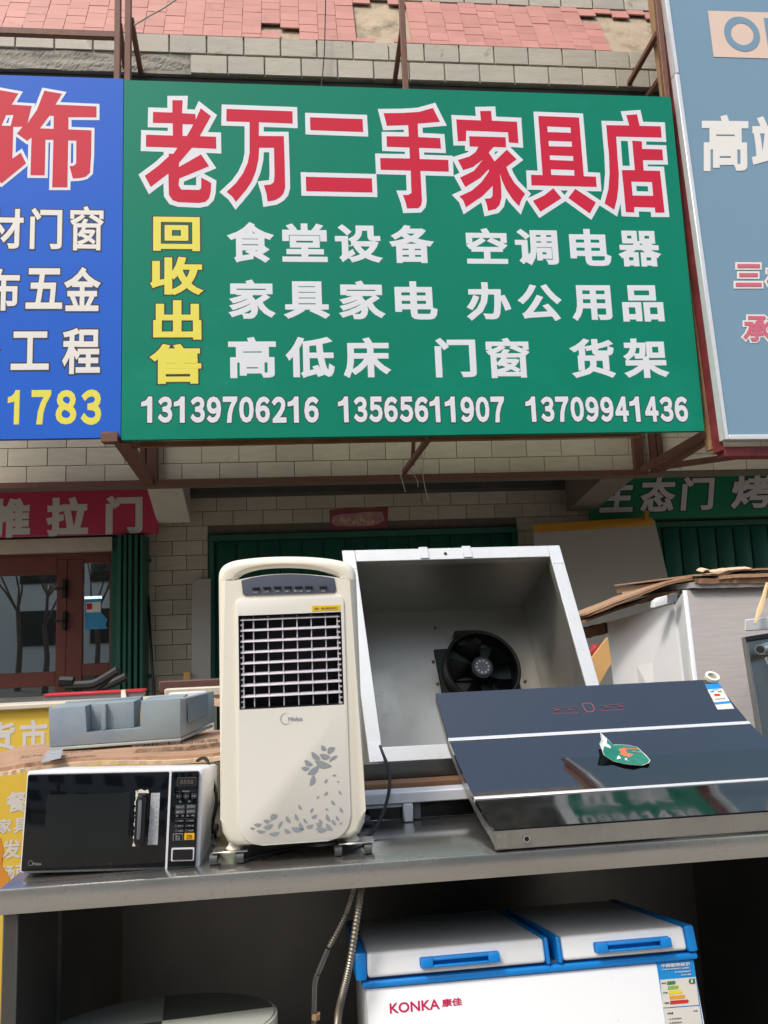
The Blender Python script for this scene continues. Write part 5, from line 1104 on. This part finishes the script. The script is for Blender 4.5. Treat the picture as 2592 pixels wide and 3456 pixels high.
# things behind the yellow board
YG = 3.2
hb = thing('grip_handles', 'black bent tubular grip handles of an exercise machine behind the yellow board', 'handlebar', at(D0, 640, 200, YG))
tube('grip_tube', spline([at(D0, a, b, YG) for a, b in ((460, 135), (560, 130), (650, 122), (720, 90), (825, 25))]), .018, 'grip_black', hb); tube('grip_tube', spline([at(D0, a, b, YG+.25) for a, b in ((560, 150), (700, 145), (780, 120), (885, 68))]), .018, 'grip_black', hb)
tube('grip_tube', spline([at(D0, a, b, YG+.1) for a, b in ((480, 165), (600, 160), (690, 140), (830, 10))]), .015, 'grip_black', hb); tube('clamp', [at(D0, 420, 105, YG), at(D0, 515, 108, YG)], .022, 'black_plastic', hb); tube('stem', [at(D0, 540, 130, YG+.05), Vector((at(D0, 545, 400, YG+.05).x, YG+.05, .121))], .02, 'grip_black', hb)
YR = 2.85
rs = thing('red_topped_panel', 'thin greyish panel with bright red top edge behind the tray', 'panel', at(D0, 650, 260, YR))
hexa('red_edge', [at(D0, 305, 212, YR), at(D0, 1010, 176, YR), at(D0, 1010, 176, YR)+Vector((0, .05, 0)), at(D0, 305, 212, YR)+Vector((0, .05, 0))], [at(D0, 305, 194, YR), at(D0, 1010, 158, YR), at(D0, 1010, 158, YR)+Vector((0, .05, 0)), at(D0, 305, 194, YR)+Vector((0, .05, 0))], 'red_strip', rs, .002)
hexa('sheet', [at(D0, 305, 420, YR+.005), at(D0, 1010, 390, YR+.005), at(D0, 1010, 390, YR+.04), at(D0, 305, 420, YR+.04)], [at(D0, 308, 214, YR+.005), at(D0, 1008, 178, YR+.005), at(D0, 1008, 178, YR+.005)+Vector((0, .035, 0)), at(D0, 308, 214, YR+.005)+Vector((0, .035, 0))], 'grey_plastic', rs)
prism('white_clip', [at(D0, a, b, YR-.01) for a, b in ((848, 165), (875, 163), (885, 232), (846, 235))], (0, .01, 0), 'tape_residue', rs)
def frame(nm, label, pts, Y, w_, m_, dp=.04):
    """rectangular frame from its upper left and upper right corners, standing upright and running down"""
    a, b = at(D0, *pts[0], Y), at(D0, *pts[1], Y); t = thing(nm, label, 'frame', Vector(((a.x+b.x)/2, Y, a.z-.5)))
    zz_ = (a.z+b.z)/2; box('rail', a.x, b.x, Y, Y+dp, zz_-w_, zz_, m_, t, .004); box('stile', a.x, a.x+w_, Y, Y+dp, .121, zz_-w_-.001, m_, t, .004); box('stile', b.x-w_, b.x, Y, Y+dp, .121, zz_-w_-.001, m_, t, .004); return t, a, b, zz_
t, a, b, z4 = frame('picture_frame', 'dark brown wooden frame left of the cream air cooler', ((1110, 95), (1900, 75)), 3.3, .05, 'wood_dark'); box('inner_rail', a.x+.052, b.x-.052, 3.30, 3.33, z4-.085, z4-.052, 'cardboard_dark', t, .003)
t, a, b, z4 = frame('mirror_frame', 'cream inner frame stacked in front of the brown wooden frame', ((1150, 150), (1900, 128)), 3.2, .035, 'cream_rail')
t, a, b, z4 = frame('window_casement', 'pale aluminium window sash with blue-grey glass beside the cooler', ((1180, 182), (1440, 175)), 2.95, .028, 'alu_white'); box('pane', a.x+.029, b.x-.029, 2.965, 2.97, .2, z4-.029, 'mw_window', t)
def toground(a, b, z=.122): t_ = (z-a.z)/(b.z-a.z); return a+(b-a)*t_
ga, gb_ = at(B0, 1195, 938, 7.70), at(B0, 1312, 925, 7.70); gc, gd = toground(ga, at(B0, 1190, 1560, 7.55)), toground(gb_, at(B0, 1310, 1558, 7.55)); gt_ = Vector((0, .03, 0))
tag(hexa('grey_plank', [gc, gd, gd+gt_, gc+gt_], [ga, gb_, gb_+gt_, ga+gt_], 'board_grey', None, .003), 'tall plain grey plank leaning beside the green shutter', 'plank')
ra_ = at(B0, 921, 1040, 7.76); tag(tube('thin_rod', [ra_, toground(ra_, at(B0, 958, 1660, 7.5))], .013, 'black_plastic'), 'thin black rod leaning against the tiled pier', 'rod')
tag(box('wood_scrap', at(B0, 1142, 1540, 7.5).x, at(B0, 1182, 1540, 7.5).x, 7.5, 7.53, 0.121, at(B0, 1160, 1508, 7.5).z, 'wood_tan', None, .003), 'small orange wood offcut standing left of the grey plank', 'wood offcut')
tag(prism('torn_carton_strip', [at(D0, a, b, 2.75) for a, b in ((1400, 232), (1530, 225), (1700, 220), (1700, 285), (1530, 278), (1455, 268), (1405, 262))], (0, .01, 0), 'cardboard_torn'), 'torn pale carton strip between the tray and the cooler', 'cardboard')

# ================================================================== right side: leaning board, cabinet under cardboard, steel machine
lb = thing('leaning_board', 'pale grey board with yellow tape along its top leaning on the wall', 'board', at(B3, 480, 1400, 7.0))
BTL, BTR, BBR, BBL = at(B3, 0, 690, 7.3), at(B3, 858, 640, 7.3), at(B3, 1010, 1300, 7.05), at(B3, 60, 1400, 7.05)
def ext(a, b, z): t_ = (z-a.z)/(b.z-a.z); return a+(b-a)*t_
BBR, BBL = ext(BTR, BBR, .13), ext(BTL, BBL, .13); dv = Vector((0, .02, 0))
hexa('sheet', [BBL, BBR, BBR+dv, BBL+dv], [BTL, BTR, BTR+dv, BTL+dv], 'board_white', lb)
e = Vector((0, -.004, 0)); hexa('tape', [at(B3, 10, 745, 7.285), at(B3, 862, 685, 7.285), at(B3, 862, 685, 7.33), at(B3, 10, 745, 7.33)], [at(B3, -5, 668, 7.285), at(B3, 840, 615, 7.285), at(B3, 840, 615, 7.33), at(B3, -5, 668, 7.33)], 'tape_yellow', lb, .004)
bar('tape_tail', at(B3, 795, 640, 7.28), at(B3, 798, 575, 7.28), .04, 'tape_yellow', lb)
cb = thing('white_cabinet', 'white cabinet with grey wood-grain front standing behind the range hood', 'cabinet', at(G1, 800, 1200, 3.0))
# near upright edge at 800-880, far upright edge at 125-180, measured on the close-up
nt_, nb_ = at(G1, 805, 370, 3.0), at(G1, 890, 1125, 2.86); ft_, fb_ = at(G1, 128, 650, 3.6), at(G1, 178, 1165, 3.52)
nb_ = ext(nt_, nb_, 1.0); fb_ = ext(ft_, fb_, 1.0)
mt_, mb_ = nt_.lerp(ft_, .16), nb_.lerp(fb_, .16)
inn = Vector((.03, .012, 0))
def quadbox(nm, a, b, c_, d_, th, m_, parent, r=0): return hexa(nm, [a, b, b+th, a+th], [d_, c_, c_+th, d_+th], m_, parent, r)
mt2 = at(G1, 712, 490, 3.11); ft2 = ft_
mb2 = ext(mt2, at(G1, 785, 1130, 2.97), 1.0)
quadbox('side_door', fb_, mb2, mt2, ft2, inn, 'cabinet_white', cb)
quadbox('edge_stile', mb2+Vector((.004, -.004, 0)), nb_, nt_, mt2+Vector((.004, -.004, 0)), inn*.8, 'cabinet_white', cb)
prism('upper_panel', [at(G1, a, b, 3.06) for a, b in ((545, 520), (552, 465), (590, 435), (690, 410), (694, 482))], (0, .04, 0), 'cabinet_white', cb, .003)
prism('hinge_block', [at(G1, a, b, 3.0) for a, b in ((694, 410), (745, 390), (745, 470), (698, 484))], (0, .04, 0), 'grey_plastic', cb)
rt2, rb2 = at(G1, 1700, 340, 3.0), at(G1, 1800, 1150, 2.86); rb2 = ext(rt2, rb2, 1.0)
quadbox('grain_front', nb_+Vector((.003, -.004, 0)), rb2, rt2, nt_+Vector((.003, -.004, 0)), Vector((0, .02, 0)), 'cabinet_grain', cb)
quadbox('corner_bead', nb_+Vector((-.008, -.008, 0)), nb_+Vector((.010, -.008, 0)), nt_+Vector((.010, -.008, 0)), nt_+Vector((-.008, -.008, 0)), Vector((0, .012, 0)), 'alu_white', cb, .002)
hexa('carcass', [fb_+Vector((.06, .03, 0)), nb_+Vector((.06, .06, 0)), rb2+Vector((0, .06, 0)), rb2+Vector((0, .8, 0))], [ft_+Vector((.08, .03, -.10)), nt_+Vector((.08, .06, -.14)), rt2+Vector((0, .06, -.14)), rt2+Vector((0, .8, -.2))], 'board_grey', cb)
def down(p, z=.121): return Vector((p.x, p.y, z))
base_ = [fb_+Vector((.02, .01, -.002)), nb_+Vector((.01, .006, -.002)), rb2+Vector((0, .006, -.002)), rb2+Vector((0, .6, -.002))]
hexa('plinth', [down(p) for p in base_], base_, 'cabinet_white', cb)
# cardboard sheets over the cabinet
cs = thing('carton_cover', 'layered brown cardboard sheets draped over the white cabinet', 'cardboard', at(G1, 700, 300, 3.0))
def card(nm, edge, Y0, dvec, th, m_, jag=.0022):
    ps = [at(G1, a, b, Y0 if not callable(Y0) else Y0(a)) for a, b in edge]; sp = spline(ps, 6); bm = bmesh.new(); R_ = []
    for p in sp:
        j = Vector((0, random.uniform(-jag, jag), random.uniform(-jag, jag)*.35)); p = p+j; R_.append([bm.verts.new(v) for v in (p, p+dvec, p+dvec-Vector((0, 0, th)), p-Vector((0, 0, th)))])
    for i in range(len(R_)-1):
        for k in range(4): bm.faces.new((R_[i][k], R_[i+1][k], R_[i+1][(k+1) % 4], R_[i][(k+1) % 4]))
    bm.faces.new(R_[0][::-1]); bm.faces.new(R_[-1]); return finish(nm, bm, m_, cs)
yv = lambda a: 3.38 - .42*min(1, max(0, (a-0)/880))
card('top_sheet', ((-60, 570), (150, 480), (400, 385), (640, 290), (880, 235)), yv, Vector((.10, .7, -.03)), .010, 'cardboard'); card('top_sheet', ((-40, 590), (160, 505), (420, 405), (660, 308), (885, 262)), yv, Vector((.10, .68, -.03)), .007, 'cardboard_dark')
card('lower_sheet', ((-90, 640), (120, 560), (380, 470), (560, 400), (760, 372)), lambda a: yv(a)+.06, Vector((.1, .6, -.03)), .012, 'cardboard_dark', .004); card('lower_sheet', ((-120, 720), (0, 690), (130, 655)), 3.7, Vector((.1, .3, 0)), .05, 'cardboard_dark', .01)
card('flat_sheet', ((880, 232), (1000, 225), (1150, 222), (1250, 190), (1400, 180), (1750, 165)), 2.95, Vector((.0, .8, .0)), .007, 'cardboard'); card('flat_sheet', ((900, 262), (1100, 262), (1300, 258), (1750, 255)), 2.955, Vector((0, .8, -.01)), .022, 'cardboard_dark', .004); card('flat_sheet', ((870, 300), (1100, 300), (1500, 290), (1750, 285)), 2.965, Vector((0, .7, -.01)), .022, 'board_grey', .003)
card('torn_flap', ((965, 205), (1010, 185), (1060, 208), (1200, 190), (1400, 175)), 2.94, Vector((0, .05, .01)), .003, 'cardboard_torn', .004)
card('folded_edge', ((1110, 245), (1240, 230), (1400, 225), (1750, 215)), 2.945, Vector((0, .3, 0)), .014, 'cardboard', .002)
tag(tube('splintered_stick', [at(G1, 1535, 310, 2.66), at(G1, 1500, 440, 2.6), at(G1, 1470, 540, 2.57), at(G1, 1425, 665, 2.54)], [.006, .007, .010, .003], 'wood_raw', None, 5), 'splintered pale wooden stick leaning over the white rail', 'stick')
tag(tube('splintered_stick', [at(G1, 1520, 428, 2.62), at(G1, 1600, 424, 2.66)], .004, 'wood_raw', None, 5), 'short thin wood splinter crossing the stick at the right edge', 'stick')
t = thing('white_rail', 'white metal rail in front of the grey wood-grain cabinet', 'rail', at(G1, 1450, 730, 2.62)); hexa('face', [at(G1, 1338, 730, 2.6), at(G1, 1900, 700, 2.6), at(G1, 1900, 700, 2.66), at(G1, 1338, 730, 2.66)], [at(G1, 1338, 628, 2.6), at(G1, 1900, 560, 2.6), at(G1, 1900, 560, 2.66), at(G1, 1338, 628, 2.66)], 'edge_metal', t, .003)
sm = thing('steel_machine', 'stainless steel appliance with tap and dark top strip at right edge', 'appliance', at(G1, 1600, 1700, 2.5))
m1, m2, m3, m4 = at(G1, 1345, 790, 2.52), at(G1, 2000, 690, 2.52), at(G1, 2250, 1900, 2.40), at(G1, 1490, 1700, 2.40)
m4 = ext(m1, m4, 1.0); m3 = ext(m2, m3, 1.0); quadbox('body', m4, m3, m2, m1, Vector((.03, .08, 0)), 'steel_dark', sm, .004)
hexa('lower_body', [down(p) for p in (m4, m3, m3+Vector((.03, .08, 0)), m4+Vector((.03, .08, 0)))], [p-Vector((0, 0, .002)) for p in (m4, m3, m3+Vector((.03, .08, 0)), m4+Vector((.03, .08, 0)))], 'steel_dark', sm)
hexa('top_strip', [at(G1, 1348, 822, 2.51), at(G1, 2000, 730, 2.51), at(G1, 2000, 730, 2.54), at(G1, 1348, 822, 2.54)], [at(G1, 1340, 778, 2.51), at(G1, 2000, 675, 2.51), at(G1, 2000, 675, 2.54), at(G1, 1340, 778, 2.54)], 'fan_black', sm, .003)
tube('tap', [at(G1, 1472, 890, 2.40), at(G1, 1530, 878, 2.44), at(G1, 1620, 865, 2.5)], [.017, .020, .024], 'chrome', sm, 16); tube('tap_mouth', [at(G1, 1470, 891, 2.396), at(G1, 1474, 890, 2.402)], .012, 'inner_black', sm, 12)
bar('label_edge', at(G1, 1525, 965, 2.49), at(G1, 1535, 1020, 2.488), .006, 'banner_white', sm); bar('label_edge', at(G1, 1525, 965, 2.49), at(G1, 1600, 955, 2.49), .006, 'banner_white', sm); bar('label_edge', at(G1, 1535, 1020, 2.488), at(G1, 1600, 1012, 2.488), .006, 'banner_white', sm)
tag(prism('tan_plank', [at(G1, a, b, 3.3) for a, b in ((0, 960), (135, 785), (165, 1010), (60, 1190), (20, 1250))], (0, .02, 0), 'wood_tan', None), 'light tan wooden board wedged between the duct box and the white cabinet', 'plank')
tag(tube('red_rag', spline([at(G1, 0, 930, 3.4), at(G1, 25, 880, 3.4), at(G1, 45, 900, 3.42), at(G1, 20, 960, 3.42)]), .02, 'twine_red'), 'small red rag behind the tan wooden board', 'rag')

# ================================================================== across the street, seen only in glass and steel
ap = thing('apartment_block', 'pale apartment block across the street mirrored in the shop door', 'building', (-3, -17, 0))
box('facade', -22, 16, -24, -17, 0, 11, 'facade_cream', ap)
wm = None
for r_ in range(4):
    for c_ in range(13):
        x0 = -20+c_*2.8; z0 = 1.2+r_*2.5
        if wm is None: o = box('window', x0, x0+1.6, -17.0, -16.93, z0, z0+1.4, 'window_dark', ap); wm = o.data
        else: link('window', wm, None, ap, (x0+.8, -16.965, z0))
def tree(x, y, h, label, seed):
    rnd = random.Random(seed); t_ = thing('bare_tree', label, 'tree', (x, y, 0), 'street trees'); bm = bmesh.new(); add_tube(bm, [(x, y, 0), (x+.05, y, h*.2), (x-.03, y+.05, h*.38)], [.09, .075, .06], 8); finish('trunk', bm, 'bark', t_, True)
    bm = bmesh.new()
    def grow(p, d, l, r_, n):
        q_ = p+d*l; add_tube(bm, [p, (p+q_)/2+Vector((rnd.uniform(-.05, .05), rnd.uniform(-.05, .05), 0))*l, q_], [r_, r_*.8, r_*.6], 4, False)
        if n == 0: return
        for _ in range(3 if n > 1 else 4): grow(q_, (d+Vector((rnd.uniform(-.75, .75), rnd.uniform(-.75, .75), rnd.uniform(-.15, .5)))).normalized(), l*rnd.uniform(.6, .85), r_*.62, n-1)
    for _ in range(4): grow(Vector((x-.03, y+.05, h*.36)), Vector((rnd.uniform(-.7, .7), rnd.uniform(-.7, .7), 1)).normalized(), h*.2, .04, 5)
    finish('crown', bm, 'bark', t_)
tree(-8.6, -8.5, 6.5, 'bare street tree mirrored in the left door pane', 1); tree(-6.6, -9.5, 6.0, 'bare street tree mirrored in the right door pane', 2); tree(-7.4, -7.2, 5, 'bare street tree mirrored near the left door edge', 5)
